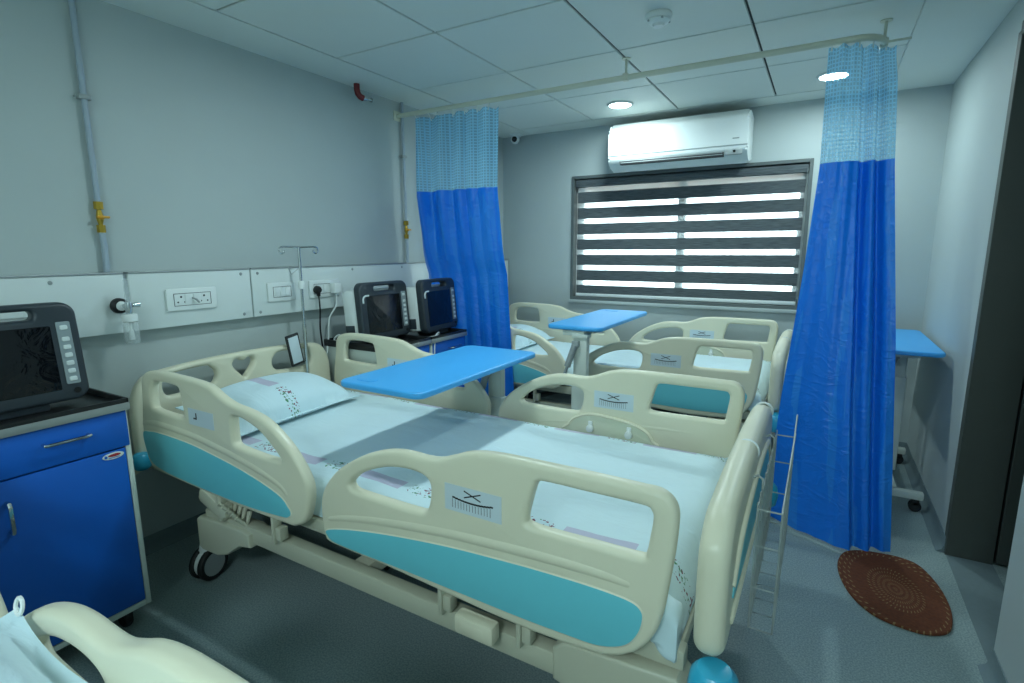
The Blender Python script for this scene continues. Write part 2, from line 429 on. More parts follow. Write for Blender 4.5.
# doorway lining and the open dark leaf
b = nb()
bx(b, (W - .003, DY1 - .02, 0), (W + .15, DY1 + .03, DZ), .002); bx(b, (W - .003, DY0 - .001, DZ - .02), (W + .15, DY1, DZ + .03), .002)
struct('trim_1', b, 'door')
d1 = struct('door_1', nb_door := bx(nb(), (W + .158, DY1 - .022, .012), (W + .158 + .72, DY1 + .02, DZ - .01), .002), 'door')
b = nb(); tube(b, [(W + .80, DY1 - .03, 1.0), (W + .80, DY1 - .07, 1.0), (W + .70, DY1 - .07, 1.0)], .009)
obj('door_handle', b, 'chrome', d1)
b = nb(); bx(b, (W, DY0, -.02), (W + .15, DY1, .002)); struct('trim_2', b, 'skirt')

# window: frame, two panes, reveal trim, sill
b = nb()
def ring(b, x0, x1, z0, z1, w, y0, y1, mi=0):
    bx(b, (x0, y0, z0), (x0 + w, y1, z1), .002, mi); bx(b, (x1 - w, y0, z0), (x1, y1, z1), .002, mi)
    bx(b, (x0 + w, y0, z1 - w), (x1 - w, y1, z1), .002, mi); bx(b, (x0 + w, y0, z0), (x1 - w, y1, z0 + w), .002, mi)
ring(b, WX0 - .005, WX1 + .005, WZ0 - .005, WZ1 + .005, .022, D - .008, D + .06)
win = struct('window_1', b, 'frame')
b = nb(); ring(b, WX0 + .01, WX1 - .01, WZ0 + .01, WZ1 - .01, .05, D + .09, D + .13); bx(b, (1.445, D + .085, WZ0 + .03), (1.50, D + .135, WZ1 - .03), .002)
obj('window_frame', b, 'alu', win, True)
b = nb(); bx(b, (WX0 + .05, D + .108, WZ0 + .05), (1.45, D + .112, WZ1 - .05)); obj('window_pane', b, 'glass', win, True)
b = nb(); bx(b, (1.495, D + .108, WZ0 + .05), (WX1 - .05, D + .112, WZ1 - .05)); obj('window_pane', b, 'glass', win, True)
b = nb(); bx(b, (WX0 - .01, D - .022, WZ0 - .03), (WX1 + .01, D + .03, WZ0 - .004), .004); obj('window_sill', b, 'wall', win)
# what stands outside: sunshade slab over the window
b = nb(); bx(b, (.2, D + .17, 1.715), (2.8, D + .75, 1.90), .01); o = struct('wall_outside_sunshade', b, 'pad'); o.name = 'trim_3'

# zebra blind
bl = thing('roller_blind', (1.465, D + .035, WZ0), 'charcoal and sheer striped roller blind hanging inside the window', 'blind')
BX0, BX1 = WX0 + .02 - 1.465, WX1 - .02 - 1.465
b = nb(); bx(b, (BX0, -.03, 1.752 - WZ0), (BX1, .03, 1.806 - WZ0), .006); obj('headrail', b, 'band', bl)
b = nb(); zt = 1.752
def quad(b, x0, x1, z0, z1, y, mi):
    f = b.faces.new([b.verts.new((x0, y, z0)), b.verts.new((x1, y, z0)), b.verts.new((x1, y, z1)), b.verts.new((x0, y, z1))]); f.material_index = mi
z = zt - WZ0
for k in range(7):
    bx(b, (BX0 + .012, -.001, z - .038), (BX1 - .012, .001, z), mi=1)
    bx(b, (BX0 + .012, -.0015, max(z - .121, .045)), (BX1 - .012, .0015, z - .038), mi=0); z -= .121
obj('fabric', b, ['band', 'sheer'], bl, True)
b = nb(); bx(b, (BX0 + .01, -.012, .022), (BX1 - .01, .012, .047), .004); obj('bottom_rail', b, 'white', bl)
# a bead chain at the right
b = nb(); tube(b, [(BX1 - .004, -.034, .9), (BX1 - .004, -.036, .25)], .002, 5); obj('bead_chain', b, 'grey_pl', bl)

# air conditioner
AX0, AX1 = 1.02, 1.93
ac = thing('air_conditioner', (1.475, D, 1.83), 'white wall mounted split air conditioner above the window', 'air conditioner')
L = (AX1 - AX0) / 2
prof = [(0, .295), (-.17, .29), (-.215, .282), (-.243, .26), (-.252, .22), (-.25, .09), (-.243, .055), (-.21, .022), (-.15, .004), (-.06, 0), (0, .02)]
def extr(bm, prof, x0, x1, mi=0):
    A = [bm.verts.new((x0, y, z)) for y, z in prof]; B_ = [bm.verts.new((x1, y, z)) for y, z in prof]; n = len(prof)
    for i in range(n): bm.faces.new((A[i], A[(i + 1) % n], B_[(i + 1) % n], B_[i])).material_index = mi
    bm.faces.new(A[::-1]).material_index = mi; bm.faces.new(B_).material_index = mi
b = nb(); extr(b, [tuple(q) for q in smooth(prof[1:9], 4)[:-4]] + [(-.06, 0), (0, .02), (0, .295)], -L, L)
bmesh.ops.bevel(b, geom=[e for e in b.edges if abs(e.verts[0].co.x - e.verts[1].co.x) < 1e-6 and abs(abs(e.verts[0].co.x) - L) < 1e-4], offset=.012, segments=3, affect='EDGES')
obj('casing', b, 'white', ac)
R_ = Matrix.Rotation(math.radians(38), 3, 'X')
b = nb(); bx(b, (-L + .085, -.2485, .024), (L - .14, -.19, .052), .003); 
obj('air_outlet', b, 'dark', ac)
b = nb(); bx(b, (-L + .09, -.2495, .034), (L - .145, -.24, .039), .001); bx(b, (-L + .09, -.25, .046), (L - .145, -.24, .052), .002); obj('louver', b, 'grey_pl', ac)
b = nb(); bx(b, (L - .13, -.2495, .028), (L - .03, -.236, .062), .004, rot=Matrix.Rotation(math.radians(-14), 3, 'X')); obj('display_strip', b, 'grey_pl', ac)
b = nb(); lathe(b, [(.008, -.256), (.008, -.246), (0, -.246)], 14, (L - .075, 0, .05), 'y'); obj('indicator', b, 'lens', ac)
b = nb(); bx(b, (L - .09, -.2535, .125), (L - .05, -.249, .131), .001); obj('badge', b, 'grey_pl', ac)
b = nb(); bx(b, (-L, -.2535, .086), (L, -.247, .089)); obj('seam', b, 'grey_pl', ac)

# ceiling lamps
def downlight(x, y, label):
    t = thing('ceiling_downlight', (x, y, H), label, 'ceiling light', 'recessed ceiling downlights')
    b = nb(); lathe(b, [(.066, .0), (.082, .0), (.084, -.004), (.08, -.009), (.068, -.010), (.064, -.004)], 32, cap=False); obj('trim_ring', b, 'white', t)
    b = nb(); lathe(b, [(0, -.005), (.066, -.005), (.066, .0), (0, .0)], 32); obj('diffuser', b, 'lamp', t)
    return t
L1 = downlight(1.19, 3.46, 'round recessed ceiling downlight glowing beside the air conditioner')
L2 = downlight(2.365, 3.49, 'round recessed ceiling downlight seen past the top of the right curtain')
L3 = downlight(1.18, 1.66, 'round recessed ceiling downlight over the middle of the nearest whole bed')
def area(name, x, y, power, r=.064, z=H - .0065, col=(.745, .965, 1.0), spread=180):
    l = bpy.data.lights.new(name, 'AREA'); l.shape = 'DISK'; l.size = r * 2; l.energy = power; l.color = col; l.spread = math.radians(spread)
    o = bpy.data.objects.new(name, l); COL.objects.link(o); o.location = (x, y, z)
    return o

# smoke detector, camera dome, red pipe elbow
t = thing('smoke_detector', (1.755, 2.27, H), 'round white smoke detector on the ceiling tile near the picture top', 'smoke detector')
b = nb(); lathe(b, [(0, -.001), (.05, -.001), (.052, -.008), (.05, -.016), (.046, -.02), (0, -.02)], 28); obj('base', b, 'white', t)
b = nb(); lathe(b, [(.042, -.018), (.044, -.026), (.036, -.034), (.024, -.036), (.02, -.046), (.0, -.047)], 28); obj('sensor_head', b, 'white', t)
for a in (0.6, 2.2, 3.9, 5.3):
    b = nb(); bx(b, (.043 * math.cos(a) - .004, .043 * math.sin(a) - .004, -.03), (.043 * math.cos(a) + .004, .043 * math.sin(a) + .004, -.024), .001); obj('vent', b, 'grey_pl', t)
t = thing('dome_camera', (.17, 3.9, H), 'small white ceiling camera in the far left corner', 'security camera')
b = nb(); lathe(b, [(0, 0), (.045, 0), (.045, -.015), (.03, -.022), (0, -.022)], 24); obj('base', b, 'white', t)
b = nb(); lathe(b, [(0, .036), (.02, .03), (.034, .012), (.036, 0), (.034, -.012), (.02, -.03), (0, -.036)], 24, (0, -.01, -.042)); obj('ball', b, 'white', t)
b = nb(); lathe(b, [(0, -.052), (.012, -.051), (.02, -.044), (.022, -.034)], 20, (.008, 0, -.044), 'y'); obj('lens', b, 'lens', t)
t = thing('sprinkler_pipe', (.06, 2.30, H), 'dark red pipe elbow with a chrome nozzle at the ceiling edge', 'sprinkler')
b = nb(); tube(b, [(0, 0, 0), (0, 0, -.03), (.002, .004, -.05), (.006, .016, -.064), (.012, .034, -.07)], .017, 12); obj('elbow', b, 'red', t)
b = nb(); tube(b, [(.012, .034, -.07), (.018, .052, -.07), (.02, .06, -.07), (.024, .085, -.07)], .01, 10, rs=[.012, .012, .008, .008]); lathe(b, [(.014, .083), (.014, .087), (0, .087)], 12, (.024, 0, -.07), 'y'); obj('nozzle', b, 'chrome', t)

# gas pipes on the left wall
def gas_pipe(y, label, clampz, vz):
    t = thing('gas_pipe', (.018, y, 1.19), label, 'pipe')
    b = nb(); tube(b, [(0, 0, 0), (0, .003, .1), (0, 0, .148)], .0105, 12); tube(b, [(0, 0, .255), (0, 0, H - 1.19)], .0095, 12); obj('pipe', b, 'pipe', t)
    for z in clampz:
        b = nb(); bx(b, (-.0178, -.02, z - 1.19 - .009), (.013, .02, z - 1.19 + .009), .004); tube(b, [(-.011, -.026, z - 1.19), (-.011, .026, z - 1.19)], .005, 8); obj('clamp', b, 'grey_pl', t)
    v = vz - 1.19
    b = nb()
    for z0, z1, r in ((-.056, -.028, .015), (.03, .058, .016)):
        lathe(b, [(0, v + z0), (r, v + z0), (r, v + z1), (0, v + z1)], 8)
    lathe(b, [(0, v - .028), (.007, v - .028), (.012, v - .006), (.012, v + .006), (.007, v + .03), (0, v + .03)], 12)
    o = obj('valve', b, 'brass', t)
    b = nb(); bx(b, (.012, -.016, v - .003), (.022, .026, v + .006), .003); bx(b, (.008, -.009, v - .007), (.018, .009, v + .008), .003); obj('valve_handle', b, 'yellow', o)
    return t
gas_pipe(.993, 'grey gas pipe with brass valve on the left wall above the near equipment cabinet', [1.823], 1.395)
gas_pipe(2.718, 'grey gas pipe with brass valve beside the far left curtain', [1.86], 1.40)

# service panels along the left wall
def panel(y0, y1, screws, label):
    t = thing('service_panel', (0, (y0 + y1) / 2, .955), label, 'wall panel', 'white service panels behind the bed heads')
    c = (y0 + y1) / 2
    b = nb(); bx(b, (0, y0 - c, 0), (.055, y1 - c, .227), .003); obj('board', b, 'panel', t)
    b = nb(); bx(b, (0, y0 - c, .2272), (.058, y1 - c, .234), .001); obj('top_edge', b, 'alu', t)
    for y, z in screws:
        b = nb(); lathe(b, [(0, .058), (.006, .0575), (.008, .054)], 12, (0, y - c, z - .955), 'x'); obj('screw', b, 'alu', t)
    return t
panel(-.6, 1.030, [(.80, 1.16)], 'white service panel on the left wall behind the near patient monitor')
panel(1.046, 1.560, [(1.515, 1.163), (1.515, .975)], 'white service panel holding the widest socket plate')
panel(1.567, D - .012, [(1.60, 1.163), (1.60, .975), (2.20, 1.163), (2.62, 1.163), (2.2, .975)], 'white service panel holding the switch plate and running on past the curtain')
b = nb(); bx(b, (0.001, 1.031, .955), (.046, 1.045, 1.18)); tag(obj('panel_joint', b, 'alu'), 'narrow metal joint strip between the two nearest service panels', 'joint strip')

def socket_plate(y0, y1, label, kind):
    t = thing('socket_plate', (.0555, (y0 + y1) / 2, 1.02), label, 'socket')
    w = (y1 - y0) / 2
    b = nb(); bx(b, (0, -w, 0), (.012, w, .093), .005); obj('plate', b, 'white', t)
    b = nb(); ring_w = .002
    for lo, hi in (((-w + .028, .02), (w - .028, .022)), ((-w + .028, .071), (w - .028, .073)), ((-w + .028, .02), (-w + .03, .073)), ((w - .03, .02), (w - .028, .073))):
        bx(b, (.0115, lo[0], lo[1]), (.0128, hi[0], hi[1]))
    obj('module_frame', b, 'dark', t)
    def sock(y):
        b = nb()
        for dy, dz, r in ((0, .058, .0045), (-.014, .036, .0035), (.014, .036, .0035)): lathe(b, [(0, .0125), (r, .0125), (r, .011)], 10, (0, y + dy, dz), 'x')
        obj('socket', b, 'ink', t)
    if kind == 'twin':
        sock(-w + .058); sock(w - .058)
        for dy in (-.018, .018):
            b = nb(); bx(b, (.012, dy - .016, .024), (.0145, dy + .016, .069), .0015, rot=Matrix.Rotation(.1, 3, 'Y')); obj('switch', b, 'white', t)
        b = nb(); tube(b, [(.014, -.004, .052), (.028, .006, .044), (.034, .014, .03)], .0035, 6, rs=[.003, .0045, .003]); obj('tab', b, 'grey_pl', t)
    elif kind == 'switch':
        for dy in (-.03, .0, .03):
            b = nb(); bx(b, (.012, dy - .0135, .026), (.0145, dy + .0135, .067), .0015, rot=Matrix.Rotation(.12 if dy < 0 else -.12, 3, 'Y')); obj('switch', b, 'white', t)
    else:
        sock(-.045); sock(.062)
        b = nb(); bx(b, (.012, -.012, .024), (.0145, .02, .069), .0015); obj('switch', b, 'white', t)
    return t
socket_plate(1.172, 1.385, 'wide white twin socket plate above the bed head with the heart cutout', 'twin')
socket_plate(1.64, 1.80, 'small white switch plate left of the drip stand', 'switch')
socket_plate(1.885, 2.09, 'white socket plate with a black and a white plug in it', 'plug')

def plug(y, z, m, pts, label, r):
    t = thing('power_plug', (.069, y, z), label, 'plug')
    b = nb()
    if m == 'black': lathe(b, [(0, 0), (.019, 0), (.022, .006), (.02, .02), (.012, .032), (0, .034)], 16, (0, 0, 0), 'x'); bx(b, (.008, -.008, -.035), (.026, .008, 0), .005)
    else: bx(b, (0, -.026, -.03), (.042, .026, .03), .009)
    obj('body', b, m, t)
    b = nb(); tube(b, [Vector(p) - Vector((.069, y, z)) for p in pts], r, 7); obj('cable', b, m, t)
def spl(pts, n=8):
    P_ = [Vector(p) for p in pts]; P_ = [P_[0]] + P_ + [P_[-1]]; out = []
    for i in range(1, len(P_) - 2):
        for s in range(n):
            q = s / n; p0, p1, p2, p3 = P_[i - 1:i + 3]
            out.append(.5 * ((2 * p1) + (p2 - p0) * q + (2 * p0 - 5 * p1 + 4 * p2 - p3) * q * q + (3 * p1 - p0 - 3 * p2 + p3) * q ** 3))
    return out + [P_[-2]]
plug(1.925, 1.063, 'black', spl([(.086, 1.925, 1.035), (.09, 1.925, .96), (.07, 1.935, .85), (.05, 1.96, .74), (.05, 1.968, .64), (.04, 1.968, .45), (.04, 1.966, .2), (.03, 1.966, .04)]), 'black plug with a black cable hanging from the wall socket', .0045)
plug(2.04, 1.066, 'white', spl([(.09, 2.04, 1.04), (.085, 2.04, .97), (.06, 2.01, .9), (.05, 2.005, .8), (.06, 1.975, .7), (.055, 1.955, .6), (.05, 1.945, .42), (.05, 1.945, .2), (.03, 1.945, .04)]), 'white adapter plug with a white cable hanging from the wall socket', .0045)

# oxygen flow meter with humidifier bottle
t = thing('oxygen_flowmeter', (.0585, .998, 1.062), 'oxygen flowmeter with black outlet and clear humidifier bottle on the service panel', 'oxygen flowmeter')
b = nb(); lathe(b, [(.028, 0), (.03, .004), (.029, .02), (.022, .026), (.018, .026)], 24, (0, 0, 0), 'x'); obj('outlet', b, 'black', t)
b = nb(); lathe(b, [(.018, .0), (.018, .03), (.010, .034), (.009, .046), (0, .046)], 20, (0, 0, 0), 'x'); obj('coupling', b, 'white', t)
b = nb(); tube(b, [(.04, 0, 0), (.062, .004, 0), (.07, .012, .0)], .008, 10); lathe(b, [(0, -.028), (.011, -.028), (.013, -.01), (.011, .016), (0, .018)], 14, (.066, .006, 0)); lathe(b, [(0, .02), (.009, .02), (.010, .044), (0, .046)], 12, (.066, 0, .004), 'y'); obj('valve_body', b, 'chrome', t)
b = nb(); lathe(b, [(.006, .01), (.0085, .01), (.0085, .10), (.004, .105), (0, .105)], 14, (.066, .006, 0)); obj('flow_tube', b, 'clear', t)
b = nb(); lathe(b, [(0, -.028), (.024, -.03), (.026, -.036), (.026, -.056), (.02, -.06), (0, -.06)], 20, (.066, .006, 0)); obj('bottle_cap', b, 'white', t)
b = nb(); lathe(b, [(.022, -.06), (.026, -.07), (.026, -.135), (.022, -.142), (0, -.142)], 24, (.066, .006, 0)); o = obj('bottle', b, 'clear', t)
b = nb(); lathe(b, [(.004, -.06), (.004, -.088), (.007, -.092), (.010, -.125), (.009, -.128), (0, -.128)], 14, (.066, .006, 0)); obj('diffuser_stem', b, 'white', o)

# ------------------------------------------------------------------ hospital bed (local: x along the room's x, centre line y = 0)
HX = 1.2        # local origin sits at x = HX
FOOT = [(1.201, .486), (1.199, .546), (1.216, .598), (1.265, .656), (1.33, .702), (1.398, .737), (1.468, .760), (1.53, .768), (1.585, .767), (1.627, .770), (1.669, .784), (1.714, .802), (1.764, .812), (1.826, .816), (1.946, .817), (2.046, .817), (2.126, .816), (2.165, .815), (2.188, .803), (2.2, .783), (2.203, .755), (2.199, .69), (2.19, .612), (2.183, .559), (2.17, .51), (2.144, .466), (2.108, .435), (2.07, .419), (2.021, .412), (1.907, .406), (1.781, .408), (1.6, .418), (1.45, .426), (1.347, .428), (1.27, .430), (1.229, .433), (1.209, .445)]
FOOT_H = [[(1.326, .640), (1.357, .668), (1.402, .692), (1.459, .712), (1.519, .722), (1.57, .721), (1.597, .711), (1.606, .69), (1.601, .65), (1.585, .623), (1.534, .618), (1.433, .618), (1.346, .62), (1.326, .628)],
          [(1.905, .773), (1.925, .777), (2.022, .777), (2.132, .777), (2.150, .771), (2.155, .755), (2.151, .72), (2.145, .682), (2.135, .669), (2.046, .667), (1.948, .665), (1.886, .667), (1.876, .68), (1.886, .725), (1.897, .762)]]
FOOT_B = [(1.225, .474), (1.314, .499), (1.462, .526), (1.656, .551), (1.824, .564), (1.911, .569), (2.004, .572), (2.07, .572), (2.12, .568), (2.14, .557), (2.145, .54), (2.138, .506), (2.119, .474), (2.09, .454), (2.047, .441), (1.984, .438), (1.887, .436), (1.781, .437), (1.512, .441), (1.348, .441), (1.254, .444), (1.227, .455)]
HEAD = [(.252, .80), (.272, .825), (.321, .841), (.4, .845), (.489, .844), (.608, .84), (.685, .83), (.746, .804), (.806, .787), (.886, .778), (.961, .761), (1.03, .724), (1.087, .68), (1.133, .624), (1.152, .575), (1.144, .516), (1.121, .467), (1.078, .442), (1.033, .437), (.815, .434), (.594, .440), (.408, .446), (.289, .454), (.25, .469), (.226, .519), (.221, .589), (.226, .644), (.238, .705), (.246, .76)]
HEAD_H = [[(.332, .797), (.345, .804), (.419, .808), (.485, .804), (.503, .795), (.512, .76), (.518, .71), (.508, .697), (.446, .693), (.33, .697), (.309, .712), (.316, .775)],
          [(.806, .747), (.861, .744), (.936, .72), (.989, .685), (1.028, .652), (1.02, .642), (.945, .640), (.847, .645), (.806, .651), (.797, .672), (.797, .72)]]
HEAD_B = [(.231, .594), (.28, .606), (.35, .611), (.5, .609), (.622, .6), (.836, .572), (1.007, .533), (1.056, .500), (1.066, .484), (1.055, .470), (1.017, .461), (.818, .451), (.536, .456), (.346, .466), (.268, .487), (.237, .537)]
def sh(pts, dx=HX): return [(p[0] - dx, p[1]) for p in pts]
YO = .505; TH = .036; YM = YO - TH / 2
def side_rail(root, prof, holes, blue, side, lab, foot):
    s = side
    f = (lambda u, v, w: (u, s * YM + w, v))
    b = nb(); slab(b, smooth(sh(prof), 4), [smooth(sh(h), 4) for h in holes], TH, .0135, f, res=4)
    # moulded ridge above the coloured panel
    top = [p for p in sh(blue)]
    if foot: rid = [(p[0], p[1] + .034) for p in top[:9]]
    else: rid = [(p[0], p[1] + .034) for p in top[0:8]]
    pts = spl([(p[0], s * (YO - .0165), p[1]) for p in rid], 4); k = len(pts) - 1
    tube(b, pts, .02, 20, rs=[.0162 + .0045 * max(0, math.sin(PI * i / k)) ** .4 for i in range(k + 1)])
    rim = smooth(sh(blue), 4)
    tube(b, [(p[0], s * (YO - .003), p[1]) for p in rim], .005, 6, cyc=True)
    o = obj('side_rail', b, 'ivory', root)
    b = nb(); slab(b, smooth(sh(blue), 4), [], .004, .001, (lambda u, v, w: (u, s * (YO + .0004) + w, v))); p = obj('accent_panel', b, 'aqua', o); p['label'] = 'aqua blue inset panel'
    if foot: lx0, lx1, lz0, lz1 = 1.655, 1.815, .652, .719
    else: lx0, lx1, lz0, lz1 = .555, .702, .682, .740
    lx0 -= HX; lx1 -= HX
    for q in (s * YO, s * (YO - TH)):
        d = 1 if q == s * YO else -1
        b = nb(); yo = q + s * d * .0006
        bx(b, (lx0, min(q, yo), lz0), (lx1, max(q, yo), lz1))
        ya, yb = sorted((yo, yo + s * d * .0006)); m = (lx0 + lx1) / 2; w = lx1 - lx0
        if foot:
            n = 14
            for i in range(n):
                u0 = lx0 + w * (.14 + .72 * i / n); u1 = lx0 + w * (.14 + .72 * (i + 1) / n)
                cz = lambda u: lz0 + .030 + 4 * .012 * ((u - m) / w) ** 2
                zc = cz((u0 + u1) / 2)
                bx(b, (u0, ya, zc - .002), (u1, yb, zc + .002), mi=1)
                bx(b, (u0, ya, lz0 + .009), (u0 + .0008, yb, zc - .004), mi=1)
            for a in (.35, -.35): bx(b, (m - .025, ya, lz0 + .048), (m + .025, yb, lz0 + .051), mi=1, rot=Matrix.Rotation(a, 3, 'Y'))
        else:
            bx(b, (lx0 + .03, ya, lz0 + .022), (lx0 + .046, yb, lz0 + .027), mi=1); bx(b, (lx0 + .044, ya, lz0 + .022), (lx0 + .05, yb, lz0 + .045), mi=1)
        obj('angle_sticker', b, ['sticker', 'ink'], o, True)
    if foot:
        yi = s * (YO - TH)
        lp = [(1.545, .53), (1.55, .565), (1.575, .595), (1.635, .618), (1.71, .618), (1.81, .606), (1.87, .582), (1.893, .55), (1.893, .53)]
        b = nb(); slab(b, smooth(sh(lp), 4), [], .010, .004, (lambda u, v, w: (u, yi + w, v))); p = obj('lock_plate', b, 'ivory2', o)
        b = nb(); tube(b, [(u - 0, yi - s * .004, v) for u, v in smooth(sh(lp), 4)], .006, 6, cyc=True); obj('plate_lip', b, 'ivory', o)
        for kx in (1.644, 1.803):
            b = nb(); kx -= HX
            ya, yb = sorted((yi - s * .004, yi - s * .012)); bx(b, (kx - .009, ya, .56), (kx + .009, yb, .592), .002)
            pr = [(.013, 0), (.016, .006), (.014, .016), (0, .019)]
            lathe(b, [(r, yi - s * (.004 + h)) for r, h in pr], 14, (kx, 0, .562), 'y')
            obj('lock_knob', b, 'white', o)
    return o

BH = .485
def head_outline(zb, top):
    return [(-BH + .03, zb), (-BH + .008, zb + .03), (-BH, zb + .09), (-BH, .64), (-BH + .008, .70), (-BH + .03, top - .055), (-BH + .07, top - .022), (-BH + .13, top - .012), (-.2, top), (0, top + .004), (.2, top), (BH - .13, top - .012), (BH - .07, top - .022), (BH - .03, top - .055), (BH - .008, .70), (BH, .64), (BH, zb + .09), (BH - .008, zb + .03), (BH - .03, zb)]
def foot_outline(zb, top):
    h = [(0, zb), (BH - .10, zb), (BH - .045, zb + .002), (BH - .014, zb + .014), (BH - .002, zb + .046), (BH, zb + .10), (BH, .64), (BH - .006, .70), (BH - .028, top - .05), (BH - .07, top - .020), (BH - .13, top - .010), (.2, top), (0, top + .003)]
    return h + [(-u, v) for u, v in h[-2:0:-1]]
def heart(cx, cz):
    half = [(.0, -.045), (.022, -.024), (.043, .001), (.052, .022), (.044, .039), (.025, .043), (.008, .033)]
    return smooth([(cx + a, cz + c) for a, c in half] + [(cx - a, cz + c) for a, c in half[:0:-1]], 5)

def make_bed(cy, label):
    r = thing('hospital_bed', (HX, cy, 0), label, 'hospital bed')
    X = lambda v: v - HX
    # lower chassis
    b = nb()
    for s in (-1, 1): bx(b, (X(.50), s * .435 - .022, .272), (X(2.06), s * .435 + .022, .332), .006)
    for x in (.55, 1.25, 1.95): bx(b, (X(x) - .03, -.42, .278), (X(x) + .03, .42, .325), .005)
    obj('base_frame', b, 'ivsteel', r)
    for x0, x1 in ((.465, .78), (1.93, 2.24)):
        for s in (-1, 1):
            ho = nb(); y = s * .43
            pr = [(x0, .18), (x0, .29), (x0 + .02, .305), (x1 - .03, .318), (x1, .31), (x1, .262), (x1 - .06, .25), (x1 - .14, .195), (x1 - .20, .174), (x0 + .02, .17)] if x0 < 1 else [(x0, .278), (x0, .36), (x0 + .03, .385), (x1 - .03, .40), (x1, .37), (x1, .19), (x1 - .03, .17), (x0 + .14, .17), (x0 + .10, .25)]
            slab(ho, [(X(p[0]), p[1]) for p in pr], [], .085, .008, fy(y)); obj('leg_housing', ho, 'ivsteel', r)
    for x in (.41, 2.13):
        for s in (-1, 1):
            y = s * .415
            b = nb(); lathe(b, [(0, .17), (.022, .17), (.024, .15), (.03, .125), (.026, .105), (0, .105)], 16, (X(x), y, 0)); bx(b, (X(x) - .035, y - .012, .09), (X(x) + .03, y + .012, .135), .01); c = obj('castor', b, 'white', r)
            rot = Matrix.Rotation(math.radians(100 if x < 1 else 70), 3, 'Z')
            b = nb(); lathe(b, [(0, -.012), (.056, -.012), (.056, .012), (0, .012)], 28, (0, 0, 0), 'y')
            bmesh.ops.rotate(b, cent=(0, 0, 0), matrix=rot, verts=b.verts); bmesh.ops.translate(b, vec=(X(x), y, .067), verts=b.verts); obj('wheel_core', b, 'white', c)
            for d in (-1, 1):
                b = nb(); yc = d * .0215
                lathe(b, [(.047, yc - .011), (.060, yc - .011), (.065, yc - .006), (.065, yc + .006), (.060, yc + .011), (.047, yc + .011)], 28, (0, 0, 0), 'y', 0, False)
                lathe(b, [(0, yc - .010), (.047, yc - .010), (.047, yc + .010), (0, yc + .010)], 28, (0, 0, 0), 'y', 1)
                bmesh.ops.rotate(b, cent=(0, 0, 0), matrix=rot, verts=b.verts); bmesh.ops.translate(b, vec=(X(x), y, .0652), verts=b.verts)
                obj('wheel', b, ['black', 'grey_pl'], c)
    # lifting gear
    b = nb()
    for x in (.72, 1.72):
        for s in (-.16, .16): tube(b, [(X(x), s, .29), (X(x), s, .43)], .03, 14)
    bx(b, (X(.72), -.05, .30), (X(1.72), .05, .37), .012)
    for s in (-1, 1): tube(b, [(X(.80), s * .3, .30), (X(1.15), s * .3, .42)], .016, 8); tube(b, [(X(1.55), s * .3, .30), (X(1.9), s * .3, .42)], .016, 8)
    obj('lifting_column', b, 'dark', r)
    for s in (-1, 1):
        b = nb()
        bx(b, (X(.50), s * .45 - .03, .345), (X(.66), s * .45 + .03, .405), .016, rot=Matrix.Rotation(.35 , 3, 'Y')); 
        for k in range(5): tube(b, [(X(.63 + .024 * k), s * .45 - .026, .395 - .008 * k), (X(.645 + .024 * k), s * .45, .36 - .008 * k), (X(.63 + .024 * k), s * .45 + .026, .395 - .008 * k)], .009, 8)
        obj('motor', b, 'ivsteel', r)
    # deck under the mattress
    b = nb()
    for s in (-1, 1): bx(b, (X(.14), s * .43 - .02, .405), (X(2.22), s * .43 + .02, .45), .006)
    for x in (.16, .75, 1.35, 1.9, 2.19): bx(b, (X(x) - .02, -.42, .41), (X(x) + .02, .42, .445), .004)
    bx(b, (X(.16), -.41, .445), (X(2.2), .41, .455), .003)
    obj('mattress_deck', b, 'ivsteel', r)
    # rail brackets and release box on both sides
    for s in (-1, 1):
        for x, w in ((1.60, .028), (1.835, .028), (.62, .028), (.92, .028)):
            b = nb(); bx(b, (X(x), s * .468 - .012, .325), (X(x) + w * .5, s * .468 + .022, .44), .005); bx(b, (X(x) + w * .5, s * .455 - .02, .34), (X(x) + w * 1.4, s * .455 + .012, .385), .004); obj('rail_bracket', b, 'ivsteel', r)
        b = nb(); bx(b, (X(1.675), s * .49 - .022, .325), (X(1.79), s * .49 + .018, .378), .01); bx(b, (X(1.695), s * .509 - .004, .335), (X(1.765), s * .509 + .004, .366), .004); obj('release_box', b, 'ivory', r)
    # head board
    b = nb(); top = .806; fm = lambda u, v, w: (X(.10) + w, u, v)
    hl = [(-.365, .725), (-.35, .765), (-.31, .772), (-.19, .778), (-.155, .765), (-.138, .735), (-.15, .70), (-.19, .685), (-.32, .68), (-.355, .69)]
    slab(b, smooth(head_outline(.40, top), 5), [smooth(hl, 5), smooth([(-p[0], p[1]) for p in hl], 5), heart(-.01, .738)], .046, .017, fm, res=4)
    hb = obj('headboard', b, 'ivory', r)
    # foot board, solid, with ring collars and a coloured inset on the outside
    b = nb(); fm = lambda u, v, w: (X(2.266) + w, u, v)
    slab(b, smooth(foot_outline(.470, .782), 5), [], .060, .026, fm, res=5)
    tube(b, spl([(X(2.294), -.40, .60), (X(2.297), -.3, .68), (X(2.297), 0, .705), (X(2.297), .3, .68), (X(2.294), .40, .60)], 6), .008, 8)
    tube(b, spl([(X(2.294), -.40, .52), (X(2.297), -.3, .535), (X(2.297), .3, .535), (X(2.294), .40, .52)], 6), .008, 8)
    fb = obj('footboard', b, 'ivory', r)
    b = nb(); slab(b, smooth([(-.38, .60), (-.28, .66), (0, .685), (.28, .66), (.38, .60), (.36, .56), (0, .55), (-.36, .56)], 5), [], .006, .001, lambda u, v, w: (X(2.2955) + w, u, v)); p = obj('accent_panel', b, 'aqua', fb); p['label'] = 'aqua blue inset panel'
